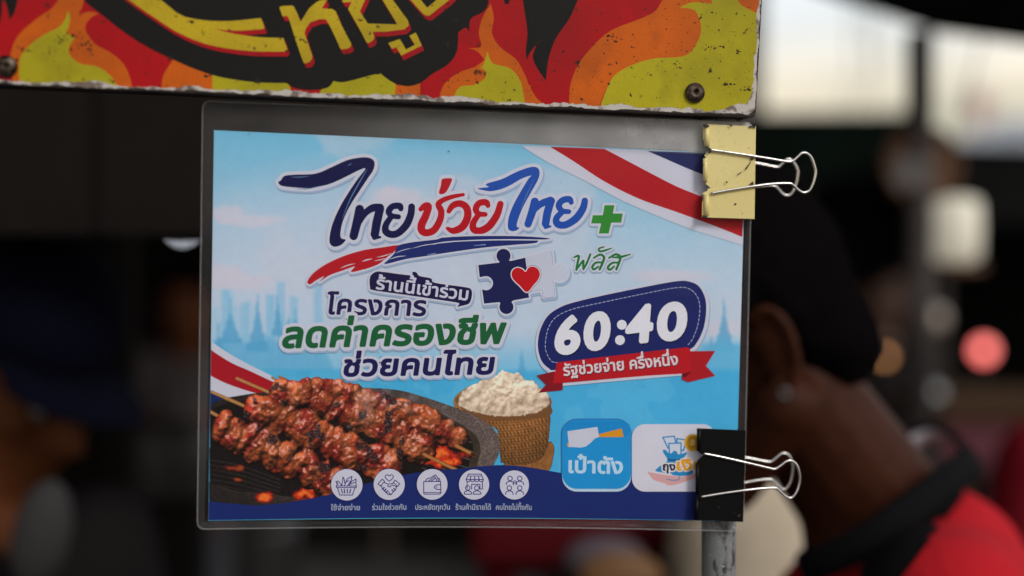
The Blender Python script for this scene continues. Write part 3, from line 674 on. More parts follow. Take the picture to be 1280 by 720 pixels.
# people further off
v = empty('person', (W(1400, 0, 2.0).x, 2.0, 0), 'person in a red shirt with a grey stripe at the right edge, beyond the man', 'person'); Jr = standing((W(1405, 0, 2.0).x, 2.0), R(120), 1.62)
figure(v, Jr, M_skin, mat('faded_red_shirt', (.14, .006, .012), .9, spec=.05), voxel=.010)
c = W(1275, 655, 1.86); 
v = empty('person', (W(1092, 0, 7).x, 7.0, 0), 'distant person in a light top seen beside the back of the man\'s head', 'person'); Jd = standing((W(1098, 0, 5.6).x, 5.6), R(-60), 1.62)
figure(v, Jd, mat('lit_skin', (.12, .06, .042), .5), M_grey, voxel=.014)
v = empty('person', (W(222, 0, 5).x, 5.0, 0), 'distant person in a white top and red apron left of the poster', 'person'); Jd = standing((W(236, 0, 5).x, 5.0), R(-90), 1.58)
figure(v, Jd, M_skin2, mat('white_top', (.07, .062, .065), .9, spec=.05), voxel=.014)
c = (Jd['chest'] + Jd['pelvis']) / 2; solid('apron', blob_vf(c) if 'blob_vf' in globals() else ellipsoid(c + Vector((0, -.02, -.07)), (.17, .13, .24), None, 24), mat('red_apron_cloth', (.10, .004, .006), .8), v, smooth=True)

# ------------------------------------------------------------------ the painted metal sign over the poster
Print.layer = 0
ZS = .012
sign = empty('flame_sign', plane_pt(470, 40, ZS - .01), 'worn red and yellow flame sign with Thai lettering and chipped edges above the poster', 'sign', rot=RM.to_euler())
M_rust = mat('rusty_steel', (.035, .024, .02), .75, .3, noise=[(60, (.012, .008, .007), .4, .6), (300, (.10, .055, .035), .6, .72)], bump=(400, .6, .0006))
M_prim = mat('chipped_primer', (.5, .46, .44), .8, noise=[(160, (.16, .12, .10), .5, .62), (500, (.05, .03, .02), .62, .7)], bump=(500, .6, .0004))
b_edge = lambda u: 106.5 + u * (147 - 106.5) / 945.
r_edge = lambda v: 953 - v * 8. / 147
back = [(-300, -330), (r_edge(-330), -330)] + [(r_edge(v), v) for v in (-200, -80, 0, 60, 110)] + [(r_edge(140), 140), (944.5, 145.5), (940, b_edge(940))] + [(u, b_edge(u)) for u in (800, 600, 400, 200, 0, -150, -300)]
solid('panel', slab(back, ZS, ZS - .022), M_rust, sign, bevel=.0008)
rg = random.Random(3)
def jag(base, amp, cell, lo, hi, step=2.2, axis=0):
    out = []; q = lo
    while q <= hi:
        n = mnoise.noise((q / cell, amp * 7.1, axis * 3.3)) + .5 * mnoise.noise((q / cell * 3.1, amp, 5 + axis)) + .3 * mnoise.noise((q / cell * 9, 2, axis))
        out.append((q, base(q) - amp * max(0, .55 + n * 1.1))); q += step
    return out
bot = jag(lambda u: b_edge(u) - 1.5, 3.0, 40, -30, 938); rgt = [(x, v) for v, x in jag(lambda v: r_edge(v) - 1.2, 1.6, 18, -30, 138, axis=1)]
prim = [(-30, -30)] + rgt + bot[::-1]
p = Print(ZS); p.add(M_prim, [('p', prim)], 0, .5); p.build('primer_edge', sign)
botV = jag(lambda u: b_edge(u) - 5, 5.0, 34, -30, 932); rgtV = [(x - (max(0, v - 95) / 40) ** 2 * 10, v) for v, x in jag(lambda v: r_edge(v) - 4, 3.2, 15, -30, 130, axis=2)]
vinyl = [(-30, -30)] + rgtV + [(x, y - max(0, x - 880) ** 2 / 300) for x, y in botV[::-1]]
fV = Field(-34, -34, 960, 152, .5); fV.poly([vinyl]); fv_d = fV.d
def clip_add(p, c, items, shift=(0, 0), h=.5, extra=()):
    """as Print.add but trimmed to the sheet's torn outline"""
    f = Field(-34, -34, 960, 152, .5)
    for sx, sy in ([shift] + list(extra)):
        for it in items:
            if it[0] == 's': f.stroke([(x + sx, y + sy) for x, y in it[1]], it[2])
            else: f.poly([[(x + sx, y + sy) for x, y in k] for k in it[1:]])
    f.d = np.maximum(f.d, fv_d); Print.layer += 1; z = p.zb + Print.layer * 5e-6; V = []; Fc = []; f.tomesh(V, Fc); n0 = len(p.V)
    p.V += [(x, y, z) for x, y in V]; p.F += [tuple(i + n0 for i in q) for q in Fc]; p.M += [p.midx(inkmat(c, dirt=True))] * len(Fc)
RED_, ORG, YEL, BLK = (184, 10, 22), (212, 98, 16), (184, 172, 28), (20, 19, 19)
p = Print(ZS, dirt=True)
big = [(-34, -34), (960, -34), (960, 152), (-34, 152)]
clip_add(p, RED_, [('p', big)])
Lz = lambda P: Z(P, 0, 0, 6.0); Ls = lambda P: Z(P, 0, 0, 2.667); Rz = lambda P: Z(P, 480, 0, 2.667); Hz = lambda P: Z(P, 340, 0, 4.923)
cc = lambda P, n=6: cr(P, n, True)
sm = lambda *runs: sum((cr(r, 6) if len(r) > 2 else list(r) for r in runs), [])
# flames at the left
clip_add(p, BLK, [('p', sm(Lz([(20, -30), (45, 30), (60, 90), (70, 150)]), Lz([(70, 150), (105, 100), (128, 20), (132, -30)])))])
clip_add(p, BLK, [('p', sm(Lz([(-30, -30), (12, -30)]), Lz([(14, 40), (10, 120), (-10, 190), (-30, 210)])))])
org1 = sm(Lz([(80, 400), (110, 310), (170, 230), (290, 130), (380, 70), (430, 10), (450, -40)]), Lz([(640, -40), (620, 40), (585, 132)]), Lz([(585, 132), (625, 98), (680, 88), (742, 100)]), Lz([(742, 100), (690, 128), (650, 170), (640, 215), (665, 270), (720, 335), (820, 390), (900, 450), (950, 520), (985, 620), (990, 700)]), Lz([(300, 720), (140, 680), (80, 560)]))
clip_add(p, ORG, [('p', org1)])
yel1 = sm(Lz([(140, 560), (150, 440), (190, 375), (270, 300), (360, 245), (440, 205), (490, 140), (508, 75)]), Lz([(508, 75), (528, 130), (515, 200), (495, 245)]), Lz([(495, 245), (530, 262), (560, 290)]), Lz([(560, 290), (525, 335), (515, 390), (545, 440), (610, 480), (710, 495), (790, 535), (860, 610), (880, 680)]), Lz([(500, 720), (160, 700)]))
clip_add(p, YEL, [('p', yel1)])
clip_add(p, ORG, [('p', sm(Ls([(538, 300), (545, 250), (578, 198)]), Ls([(578, 198), (650, 228), (712, 250)]), Ls([(715, 320), (538, 320)])))])
clip_add(p, YEL, [('p', Ls([(708, 240), (780, 262), (960, 270), (980, 330), (708, 330)])), ('p', Ls([(1050, 330), (1100, 260), (1290, 230), (1300, 330)]))])
# flames in the middle and at the right
orgA = sm(Rz([(180, 340), (200, 282), (250, 242), (300, 224), (335, 200)]), Rz([(335, 200), (318, 178), (300, 166), (276, 160)]), Rz([(276, 160), (310, 160), (325, 150), (316, 110), (328, 60), (356, 12)]), Rz([(356, 12), (366, 60), (360, 110), (385, 155), (440, 198), (470, 250), (486, 290), (520, 345)]))
clip_add(p, ORG, [('p', orgA), ('p', Rz([(30, 340), (30, 285), (120, 278), (122, 340)]))])
yelA = sm(Rz([(225, 345), (250, 292), (300, 283), (335, 262), (340, 240)]), Rz([(340, 240), (328, 228), (308, 232)]), Rz([(308, 232), (330, 218), (345, 170)]), Rz([(345, 170), (362, 210), (420, 228), (455, 272), (470, 345)]))
clip_add(p, YEL, [('p', yelA), ('p', Rz([(-10, 340), (-10, 240), (40, 282), (32, 340)]))])
clip_add(p, ORG, [('p', sm(Rz([(470, 345), (478, 300), (490, 280)]), Rz([(490, 280), (492, 310), (530, 345)])))])
orgB = sm(Rz([(616, 360), (622, 280), (650, 212), (700, 150), (760, 100), (860, 60), (910, 30), (945, -40)]), Rz([(1080, -40), (1095, 12)]), Rz([(1095, 12), (1030, 8), (985, 25)]), Rz([(985, 25), (1035, 35), (1056, 80), (1050, 130), (1005, 185), (900, 195), (820, 220), (760, 262), (715, 360)]))
yelB = sm(Rz([(715, 370), (760, 262), (820, 220), (900, 195), (1005, 185), (1050, 130), (1056, 80), (1035, 35), (985, 25)]), Rz([(985, 25), (1030, 8), (1095, 12)]), Rz([(1095, 12), (1075, -60)]), Rz([(1300, -60), (1300, 420), (700, 420)]))
clip_add(p, YEL, [('p', yelB)]); clip_add(p, ORG, [('p', orgB), ('p', sm(Rz([(1165, -40), (1185, 10), (1215, 30), (1262, 52)]), Rz([(1300, 40), (1300, -40)])))])
# black field
blk = sm(Ls([(240, -60), (285, 5), (340, 50), (420, 112), (500, 162), (580, 200), (660, 234), (740, 258), (850, 274), (955, 277)]), Ls([(955, 277), (985, 294), (1040, 300), (1092, 292), (1112, 270)]), Ls([(1112, 270), (1150, 273), (1240, 250), (1262, 248)]), Rz([(-12, 245), (30, 275), (75, 287), (120, 277), (160, 247), (215, 213), (243, 170), (248, 108)]), Rz([(248, 108), (272, 92), (284, 106)]), Rz([(284, 106), (290, 62), (330, 40), (348, 10), (352, -60)]))
clip_add(p, BLK, [('p', blk)])
clip_add(p, BLK, [('p', sm(Rz([(456, -40), (470, 45), (478, 110), (474, 185), (505, 232), (540, 268)]), Rz([(540, 268), (548, 200), (572, 130), (620, 58), (662, -40)]))), ('p', Rz([(396, -40), (402, 12), (415, 14), (432, -40)]))])
clip_add(p, RED_, [('p', sm(Rz([(478, 235), (482, 185), (508, 148)]), Rz([(508, 148), (496, 190), (512, 230), (542, 272)]), Rz([(542, 290), (490, 290)])))])
# grime: rubbed smudges and scratches
rg2 = random.Random(12)
for x, y, n_, sx, sy, r in ((85, 43, 26, 9, 3, 1.3), (108, 60, 30, 9, 5, 1.5), (62, 68, 18, 4, 4, 1.3), (35, 62, 14, 8, 1.5, 1.2), (75, 52, 10, 4, 3, 1.2), (203, 16, 12, 5, 3, 1.3), (420, 24, 14, 4, 6, 1.2), (432, 55, 12, 4, 6, 1.1), (766, 46, 12, 5, 4, 1.5), (893, 59, 20, 9, 1.2, 1.0), (923, 65, 10, 2.5, 1.5, 1.3), (912, 105, 12, 4, 1, 1.3), (936, 112, 14, 5, 2, 1.2), (888, 80, 30, 30, 26, .8), (800, 90, 30, 40, 26, .8), (640, 100, 22, 30, 12, .8), (900, 30, 30, 24, 16, .8), (560, 100, 8, 10, 4, 1.0), (848, 82, 9, 2, 3, 1.0), (150, 40, 20, 60, 20, .7), (700, 60, 24, 40, 30, .8), (330, 55, 12, 40, 14, .8)):
    clip_add(p, (58, 36, 24), [('p', [(cx + rr * math.cos(q) * rg2.uniform(.6, 1.6), cy + rr * math.sin(q) * rg2.uniform(.4, 1)) for q in np.arange(0, 6.28, .8)]) for cx, cy, rr in [(rg2.gauss(x, sx), rg2.gauss(y, sy), abs(rg2.gauss(r * .55, r * .3)) + .25) for _ in range(n_)]], h=.4)
p.build('flame_artwork', sign)
# lettering: red shadow, then yellow
s1 = ('p', sm(Ls([(380, -40), (430, 0), (520, 62), (600, 112), (700, 150), (830, 170), (950, 172)]), Ls([(958, 165), (944, 126)]), Ls([(944, 126), (870, 124), (780, 112), (690, 88), (600, 48), (500, -10), (470, -40)])))
s2 = ('p', sm(Ls([(490, -40), (500, 0), (560, 38), (660, 65), (760, 70), (870, 60)]), Ls([(882, 92), (876, 97)]), Ls([(876, 97), (780, 102), (700, 92), (612, 62)])))
let = [('p', Hz([(45, 45), (60, 38), (125, 34), (135, 42), (150, 70), (176, 135), (230, 50), (270, 15), (305, -2), (340, -2), (306, 52), (370, 55), (392, 70), (425, 150), (488, 270), (484, 288), (470, 297), (430, 305), (420, 298), (390, 230), (352, 150), (330, 118), (290, 118), (235, 138), (208, 175), (200, 205), (248, 345), (246, 362), (230, 382), (200, 390), (192, 380), (150, 260), (108, 125), (95, 98), (65, 100)])),
       ('p', Hz([(430, 5), (490, -60), (600, -60), (540, 70), (590, 145), (772, 150), (645, -60), (700, -60), (836, 125), (842, 155), (815, 180), (700, 195), (620, 195), (630, 232), (620, 250), (590, 266), (580, 258), (540, 180), (468, 55), (490, 12), (440, 15)])),
       ('p', Hz([(715, 265), (785, 240), (800, 262), (825, 305), (880, 275), (845, 220), (885, 200), (922, 280), (795, 342), (765, 290), (738, 300)])),
       ('p', Hz([(800, -60), (870, -60), (955, 48), (1080, -60), (1150, -60), (1090, 0), (970, 95), (950, 97), (930, 85)]))]
p = Print(ZS, dirt=True); ex = [(k * .75, k * 1.5) for k in range(1, 5)]
clip_add(p, (176, 14, 26), [s1, s2] + let, extra=ex); clip_add(p, (200, 172, 34), [s1, s2] + let); p.build('lettering', sign)
# screws
M_screw = mat('screw_steel', (.10, .075, .06), .5, .85, noise=[(300, (.03, .015, .01), .45, .6)])
for u, v in ((868.5, 116), (8, 83)):
    c = plane_pt(u, v, ZS + .0008); X_ = RM @ Vector((1, 0, 0)); Y_ = RM @ Vector((0, 0, 1)); prof = [(.0056, 0), (.0056, .0007), (.0048, .0016), (.0030, .0024), (.0014, .0027), (.0011, .0012), (.0001, .0010)]
    V = [c + X_ * (r * math.cos(2 * math.pi * k / 24)) + Y_ * (r * math.sin(2 * math.pi * k / 24)) + NRM * z for r, z in prof for k in range(24)]
    Fc = [(i * 24 + k, i * 24 + (k + 1) % 24, (i + 1) * 24 + (k + 1) % 24, (i + 1) * 24 + k) for i in range(len(prof) - 1) for k in range(24)] + [tuple(range(len(V) - 24, len(V)))]
    solid('screw', (V, Fc), M_screw, sign, smooth=True)
# dark rail the sign is screwed to, and the steel pipe below
M_dark = mat('black_painted_steel', (.02, .02, .021), .5, .2, noise=[(90, (.05, .035, .025), .62, .7)])
rail = slab([(-300, b_edge(-300) - 30), (944, 117), (944, 160), (-300, b_edge(-300) + 2)], ZS - .023, ZS - .041)
rail = slab([(-300, 60), (944, 100), (944, 156), (880, 154), (880, 138), (-300, 88)], ZS - .023, ZS - .041)
tag(solid('sign_rail', rail, M_dark, None, .001), 'black steel rail behind the lower edge of the flame sign', 'rail')
M_galv = mat('galvanised_pipe', (.26, .27, .28), .55, .35, noise=[(25, (.14, .145, .15), .35, .7, (1, 1, .35)), (220, (.045, .045, .048), .56, .66, (1, 1, .45)), (500, (.4, .4, .4), .62, .72)], bump=(300, .35, .0004))
PR = .0099; pc = plane_pt(898.5, 650, -.0014 - PR)
up_ = Vector((0, 0, 1)); pt_ = plane_pt(900, 160, -.0014 - PR); ax_ = (pt_ - pc).normalized()
base_ = pc - ax_ * (pc.z / ax_.z)
tag(solid('steel_pipe', tube([base_, pc, pt_, pt_ + ax_ * .5], PR, 40), M_galv, None, smooth=False), 'grey galvanised steel pipe standing behind the right edge of the poster', 'pipe')
for f in bpy.data.objects['steel_pipe'].data.polygons: f.use_smooth = len(f.vertices) == 4

# ------------------------------------------------------------------ the laminated poster
poster = empty('laminated_poster', TP, 'laminated blue promotion poster in Thai with grilled skewers, clipped below the flame sign', 'poster', rot=RM.to_euler())
M_v = vcol_mat('printed_picture')
NAVY = (22, 22, 78); TNAVY = (24, 26, 84); RED = (186, 22, 36); BLUE = (32, 78, 172); WHITE = (206, 209, 228); SHAD = (158, 180, 212)
DNAVY = (24, 40, 108); GREEN = (24, 96, 56)
def sh(c0, c1, t): return c0 + (c1 - c0) * t[..., None]
def rz():
    Print.layer += 1; return Print.layer * 5e-6
# printed sheet: sky, haze, clouds, a pale blue skyline and the river
PX0, PX1, PY0, PY1 = 260.5, 932., 163., 651.
xs = np.arange(258, 934, 1.5); ys = np.arange(160, 655, 1.5)
U, Vv = np.meshgrid(xs, ys)
def edge_L(v): return 267.5 - (v - 162.8) * (7. / 487)
def edge_R(v): return 932 - (v - 192) * (13. / 460)
def edge_T(u): return 162.8 + (u - 267.5) * .0445
def edge_B(u): return 650.5 - 3.2 * np.sin(np.clip((u - 260) / 610, 0, 1) * math.pi)
al = ((U > edge_L(Vv)) & (U < edge_R(Vv)) & (Vv > edge_T(U)) & (Vv < edge_B(U))).astype(float)
t = np.clip((Vv - 165) / 330, 0, 1)
a = lambda *c: np.array(c, float)
C = sh(a(118, 190, 226), a(186, 208, 230), np.clip(t * 1.9, 0, 1))
C = sh(C, a(196, 208, 230), np.clip(1.25 - np.hypot((U - 500) / 260, (Vv - 330) / 120), 0, 1) ** .8 * .95)
lowb = np.clip((Vv - 385) / 75, 0, 1) * np.clip(1.35 - np.hypot((U - 520) / 220, (Vv - 380) / 120) , 0, 1)
C = sh(C, a(92, 186, 232), np.clip((Vv - 415) / 60, 0, 1) * .85)
nzb = vnoise(C.shape[:2], 60, 4, 3)
C = sh(C, a(200, 207, 226), np.clip((nzb - .56) * 5, 0, .5) * (Vv < 420))
for cx, cy, rx, ry in ((285, 268, 26, 12), (318, 276, 36, 8), (498, 250, 40, 16), (486, 243, 14, 12), (275, 345, 30, 16), (300, 352, 40, 12), (840, 345, 50, 10), (760, 410, 40, 14), (905, 410, 30, 12)):
    q = np.hypot((U - cx) / rx, (Vv - cy) / ry) + (vnoise(C.shape[:2], 12, 3, int(cx)) - .5) * .8
    C = sh(C, a(208, 206, 224), np.clip(1.15 - q, 0, .55) * 1.5)
def sky_poly(P, c, k, bl=1):
    global C
    f = Field(258, 160, 934, 655, 1.5); f.poly([P]); m = (f.d[:len(ys), :len(xs)] < 0).astype(float)
    m = blur(m, 1, bl); C = sh(C, a(*c), m * min(1, k * 1.08))
rg = random.Random(5)
for x in range(262, 420, 9):
    hh = rg.uniform(30, 95); sky_poly([(x, 480), (x, 455 - hh), (x + rg.choice((7, 10, 13)), 455 - hh), (x + 12, 480)], (150, 200, 232), .4)
for x, top in ((277, 362), (300, 378), (332, 368), (345, 352), (362, 370), (392, 352)):
    sky_poly([(x, 480), (x, top), (x + 11, top), (x + 11, 480)], (128, 190, 228), .5)
def spire(x, top, bot, wd, c=(86, 164, 212), k=.7):
    P = [(x, top)]; 
    for q, ww in ((.35, .10), (.5, .22), (.55, .34), (.7, .42), (.72, .6), (.86, .7), (.88, .95), (1, 1)): P.append((x + wd * ww, top + (bot - top) * q))
    P += [(2 * x - p[0], p[1]) for p in P[:0:-1]]; sky_poly(P, c, k)
for sp in ((288, 372, 430, 15), (322, 357, 440, 14), (273, 405, 440, 8), (361, 388, 410, 4), (369, 385, 412, 6), (905, 364, 440, 14), (652, 424, 470, 6), (889, 410, 440, 5), (347, 352, 420, 7)): spire(*sp)
f2 = Field(258, 160, 934, 655, 1.5)
tr = [(262, 428), (285, 424), (310, 430), (335, 422), (352, 428), (400, 420)]
sky_poly([(258, 470)] + tr + [(420, 470)], (84, 170, 218), .5, 2)
sky_poly([(868, 445), (880, 428), (890, 433), (900, 422), (915, 430), (935, 428), (935, 470), (868, 466)], (96, 182, 226), .75, 2)
sky_poly([(258, 466), (258, 462), (600, 464), (934, 462), (934, 660), (258, 660)], (66, 174, 226), .8, 2)
C = sh(C, a(120, 200, 236), (vnoise(C.shape[:2], 40, 4, 9) > .55) * (Vv > 464) * .22)
C += (vnoise(C.shape[:2], 5, 2, 77)[..., None] - .5) * 5
sg, tg = np.meshgrid(np.linspace(0, 1, 452), np.linspace(0, 1, 328))          # the grid follows the sheet's own edges
vT = 162.8 + sg * 664.5 * .0445; vB = 650.8 - 3.2 * np.sin(sg * math.pi) + sg * .8; gv = vT + (vB - vT) * tg; gu = edge_L(gv) + (edge_R(gv) - edge_L(gv)) * sg
qi = np.clip((gu - 258) / 1.5, 0, len(xs) - 1.001); qj = np.clip((gv - 160) / 1.5, 0, len(ys) - 1.001); i_, j_ = qi.astype(int), qj.astype(int); fi, fj = (qi - i_)[..., None], (qj - j_)[..., None]
C = (C[j_, i_] * (1 - fi) + C[j_, i_ + 1] * fi) * (1 - fj) + (C[j_ + 1, i_] * (1 - fi) + C[j_ + 1, i_ + 1] * fi) * fj
sheet = raster_sheet('printed_sheet', gu, gv, C, np.ones(gu.shape), 0., poster, M_v)

# flag swooshes in two corners
T = lambda P: Z(P, 660, 140, 3.459)
clipR = lambda P: [(min(x, edge_R(y) - .3), max(y, 163.2 + (x - 267.5) * .0445)) for x, y in P]
p = Print(0)
w0 = cr(T([(-25, 146), (0, 165), (100, 225), (250, 300), (400, 380), (560, 450), (700, 505), (800, 537), (925, 575)]))
r1 = cr(T([(95, 150), (200, 215), (330, 300), (480, 375), (650, 435), (800, 490), (925, 540)]))
r0 = cr(T([(328, 158), (450, 222), (560, 280), (650, 325), (750, 365), (840, 400), (935, 432)]))
n0 = cr(T([(515, 168), (600, 205), (680, 240), (750, 268), (840, 300), (940, 335)]))
p.add(WHITE, [('p', clipR(w0 + T([(935, 575), (935, 180)])))])
p.add((178, 20, 34), [('p', clipR(r1 + T([(926, 545)]) + r0[::-1]))])
p.add((26, 38, 96), [('p', clipR(n0 + T([(935, 180)])))])
p.build('flag_stripe', poster)
T = lambda P: Z(P, 250, 320, 4)
clipL = lambda P: [(max(x, edge_L(y) + .4), y) for x, y in P]
p = Print(0)
p.add(WHITE, [('p', clipL(cr(T([(44, 420), (150, 490), (250, 545), (350, 595), (420, 640)])) + T([(420, 780), (40, 780)])))])
p.add((170, 18, 36), [('p', clipL(cr(T([(44, 462), (150, 530), (250, 575), (350, 622), (420, 655)])) + cr(T([(300, 692), (200, 662), (120, 632), (44, 594)]))))])
p.add((24, 40, 96), [('p', clipL(cr(T([(44, 668), (110, 700), (180, 722), (260, 760)])) + T([(44, 800)])))])
p.build('flag_stripe', poster)

# ---- the food picture, painted as a raster
res = .62
fx = np.arange(259, 700, res); fy = np.arange(455, 645, res); U, Vv = np.meshgrid(fx, fy); SH = U.shape
def fpoly(P):
    f = Field(259, 455, 259 + res * (len(fx) - 1), 455 + res * (len(fy) - 1), res); f.poly([P]); return f.d[:SH[0], :SH[1]]
def fstroke(P, wd):
    f = Field(259, 455, 259 + res * (len(fx) - 1), 455 + res * (len(fy) - 1), res); f.stroke(P, wd); return f.d[:SH[0], :SH[1]]
cov = lambda d, s=.8: np.clip(.5 - d / s, 0, 1)
G = lambda P: Z(P, 470, 450, 3.43)
N1 = vnoise(SH, 14, 4, 1); N2 = vnoise(SH, 5, 3, 2); N3 = vnoise(SH, 30, 4, 4); N4 = vnoise(SH, 2.6, 2, 5)
# rice basket
C = np.zeros(SH + (3,)); A = np.zeros(SH)
def put(c, m):
    global C, A
    C = C * (1 - m[..., None]) + np.asarray(c, float) * m[..., None]; A = np.maximum(A, m)
ring = cr(G([(560, 430), (640, 442), (710, 420), (742, 350), (764, 372), (760, 420), (745, 470), (700, 500), (560, 490)]), 8, True)
put(np.stack([120 + 50 * N2, 78 + 36 * N2, 40 + 22 * N2], -1), cov(fpoly(ring)))
put((60, 36, 20), cov(np.abs(fpoly(ring)) - .5) * .7)
body = cr(G([(345, 180), (350, 230), (430, 250), (520, 300)]), 6) + cr(G([(535, 440), (600, 452), (660, 445), (715, 415), (740, 350), (748, 270), (752, 185)]), 6) + cr(G([(740, 205), (680, 235), (560, 250), (450, 238), (345, 180)]), 6)
dB = fpoly(body)
q = (U + Vv * .55); r_ = (U - Vv * .55)
vq = Vv - ((U - 648) / 60) ** 2 * -7; wv = np.sign(np.sin((U + vq * 1.1) * .8)) * np.sin((U - vq * 1.5) * .62); wv2 = np.sin((U - vq * .6) * 1.3)
lum = .64 + .15 * blur(wv, 1, 1) + .09 * wv2 + .25 * (N2 - .5)
shd = np.clip(1.05 - np.abs((U - 648) / 62) ** 2.2 * .5 - (Vv - 520) / 190, .35, 1.2)
put(np.stack([228 * lum * shd, 152 * lum * shd, 82 * lum * shd], -1), cov(dB))
rim = cr(G([(342, 200), (345, 160), (400, 118)]), 6)
put(np.stack([140 + 40 * N2, 98 + 30 * N2, 66 + 20 * N2], -1), cov(fstroke(rim, 4.5)))
rimf = cr(G([(345, 186), (370, 215), (450, 240), (560, 250), (680, 232), (740, 200), (752, 178)]), 6)
put(np.stack([146 + 50 * N2, 94 + 30 * N2, 54 + 20 * N2], -1), cov(fstroke(rimf, 2.6)))
put((120, 80, 48), cov(fpoly(cr(G([(345, 186), (370, 150), (560, 120), (730, 150), (750, 190), (740, 240), (560, 262), (430, 252)]), 6, True))))
rice = cr(G([(352, 190), (362, 150), (400, 112), (430, 100), (470, 75), (505, 72), (540, 42), (580, 58), (612, 52), (640, 82), (676, 88), (700, 118), (735, 140), (742, 188), (680, 228), (560, 243), (450, 230), (380, 210)]), 6, True)
dR = fpoly(rice) + (N2 - .5) * 3.5
hR = np.zeros(SH); g = np.random.default_rng(3)
for k in range(520):
    cx, cy = g.uniform(572, 688), g.uniform(462, 522); an = g.uniform(0, math.pi); L, wd = g.uniform(2.8, 4.4), g.uniform(1.7, 2.5)
    i0, i1 = np.searchsorted(fx, (cx - 7, cx + 7)); j0, j1 = np.searchsorted(fy, (cy - 7, cy + 7))
    x = U[j0:j1, i0:i1] - cx; y = Vv[j0:j1, i0:i1] - cy; ca, sa = math.cos(an), math.sin(an)
    e = 1 - ((x * ca + y * sa) / L) ** 2 - ((-x * sa + y * ca) / wd) ** 2
    hh = g.uniform(0, 3.0) + np.sqrt(np.clip(e, 0, 1)) * 1.8
    sl = hR[j0:j1, i0:i1]; np.copyto(sl, np.maximum(sl, np.where(e > 0, hh, 0)))
gy, gx = np.gradient(blur(hR, 1, 1), res); clump = vnoise(SH, 17, 2, 71); cy_, cx_ = np.gradient(clump * 17, res); lam = .93 - gx * .035 - gy * .05 + (hR - blur(hR, 2, 6)) * .045 - cy_ * .16 - cx_ * .10
lam = np.clip(.35 + .65 * lam, .62, 1.06) * np.clip(1.03 - (Vv - 485) / 260, .8, 1.05)
put(np.stack([236 * lam, 216 * lam ** 1.15, 196 * lam ** 1.3], -1), cov(dR, 1.2))
raster_sheet('rice_basket_picture', fx, fy, C, A, rz(), poster, M_v)
# grill pan, coals, skewers
C = np.zeros(SH + (3,)); A = np.zeros(SH)
outer = cr([(372, 494), (400, 489), (440, 485), (470, 485), (502, 488), (534, 497), (566, 508), (595, 520), (616, 534.5), (624.5, 549), (624.5, 564), (619, 578), (600, 600), (480, 640), (330, 641), (262.5, 628), (262.3, 560), (262.5, 510), (278, 499), (300, 494), (335, 490)], 6, True)
inner = cr([(300, 503), (400, 499), (487, 502), (528, 505), (566, 521), (592, 538), (603, 556), (601, 575), (585, 600), (480, 630), (330, 622), (275, 612), (262.8, 590), (262.8, 520)], 6, True)
dO = fpoly(outer); dI = fpoly(inner)
sp = np.where(N4 > .55, 1.25, .75) * (.7 + .6 * N1)
sp = sp * .4 + .52; sp = sp * np.clip(.42 + .62 * (U - 300) / 300, .4, 1.05); put(np.stack([108 * sp, 94 * sp, 92 * sp], -1), cov(dO))
wall = cov(dI + 3); put(np.stack([40 + 40 * N1, 34 + 32 * N1, 28 + 26 * N1], -1), wall)
floor = cr([(268, 510), (400, 500), (487, 512), (540, 518), (572, 534), (590, 552), (588, 575), (570, 598), (480, 626), (330, 618), (275, 608), (263, 590)], 6, True)
put(np.stack([16 + 14 * N2, 12 + 12 * N2, 12 + 12 * N2], -1), cov(fpoly(floor)))
for k in range(9):                                        # grate bars
    y0 = 522 + k * 11; b = cr([(500 + k * 4, y0 - 14), (560, y0), (605, y0 + 14)], 5); put(np.stack([70 + 60 * N4] * 3, -1), cov(fstroke(b, 1.5)) * cov(fpoly(floor)) * .7)
    b = cr([(262, 575 + k * 6), (300, 582 + k * 6), (350, 600 + k * 5)], 5); put(np.stack([52 + 60 * N4, 48 + 56 * N4, 48 + 50 * N4], -1), cov(fstroke(b, 1.2)) * cov(fpoly(floor)) * .45)
for cx, cy, rx, ry in ((552, 570, 24, 11), (560, 577, 18, 8), (332, 621, 11, 6), (378, 617, 13, 8), (300, 600, 7, 3), (290, 585, 14, 4), (390, 606, 10, 8)):
    e = np.clip(1.25 - np.hypot((U - cx) / rx, (Vv - cy) / ry) - (N1 - .5) * 1.6, 0, 1); hot = np.clip(e * 1.6 - .3, 0, 1)
    put(np.stack([150 + 105 * hot, 30 + 90 * hot ** 2, 20 + 30 * hot ** 3], -1), np.clip(e * 2.0, 0, 1) * (.55 if cx < 330 else .95))
sticks0 = [((296, 473), (345, 494)), ((265, 490), (318, 513)), ((260.9, 513.5), (285, 527)), ((340, 472), (362, 482)), ((349, 470.5), (378, 484))]
for s_, e_ in sticks0:
    d = fstroke([s_, e_], 4.6 if s_[0] < 330 else 3.6); put(np.stack([206 - 26 * np.clip(d + 3, 0, 3) + 20 * N2, 158 - 26 * np.clip(d + 3, 0, 3) + 20 * N2, 100 - 20 * np.clip(d + 3, 0, 3) + 14 * N2], -1), cov(d))
Hh = np.full(SH, -5.); IDm = np.zeros(SH, int); TONE_ = np.zeros(SH); g = np.random.default_rng(21)
rows = [[(385, 487), (420, 490), (455, 500), (490, 512), (520, 522), (562, 544), (578, 552)], [(352, 492), (385, 495), (410, 508), (440, 520), (470, 530), (500, 545), (528, 562)],
        [(322, 515), (352, 522), (382, 538), (412, 552), (440, 566), (470, 578), (492, 586)], [(278, 533), (304, 548), (332, 563), (362, 575), (392, 588), (424, 604)]]
k = 0
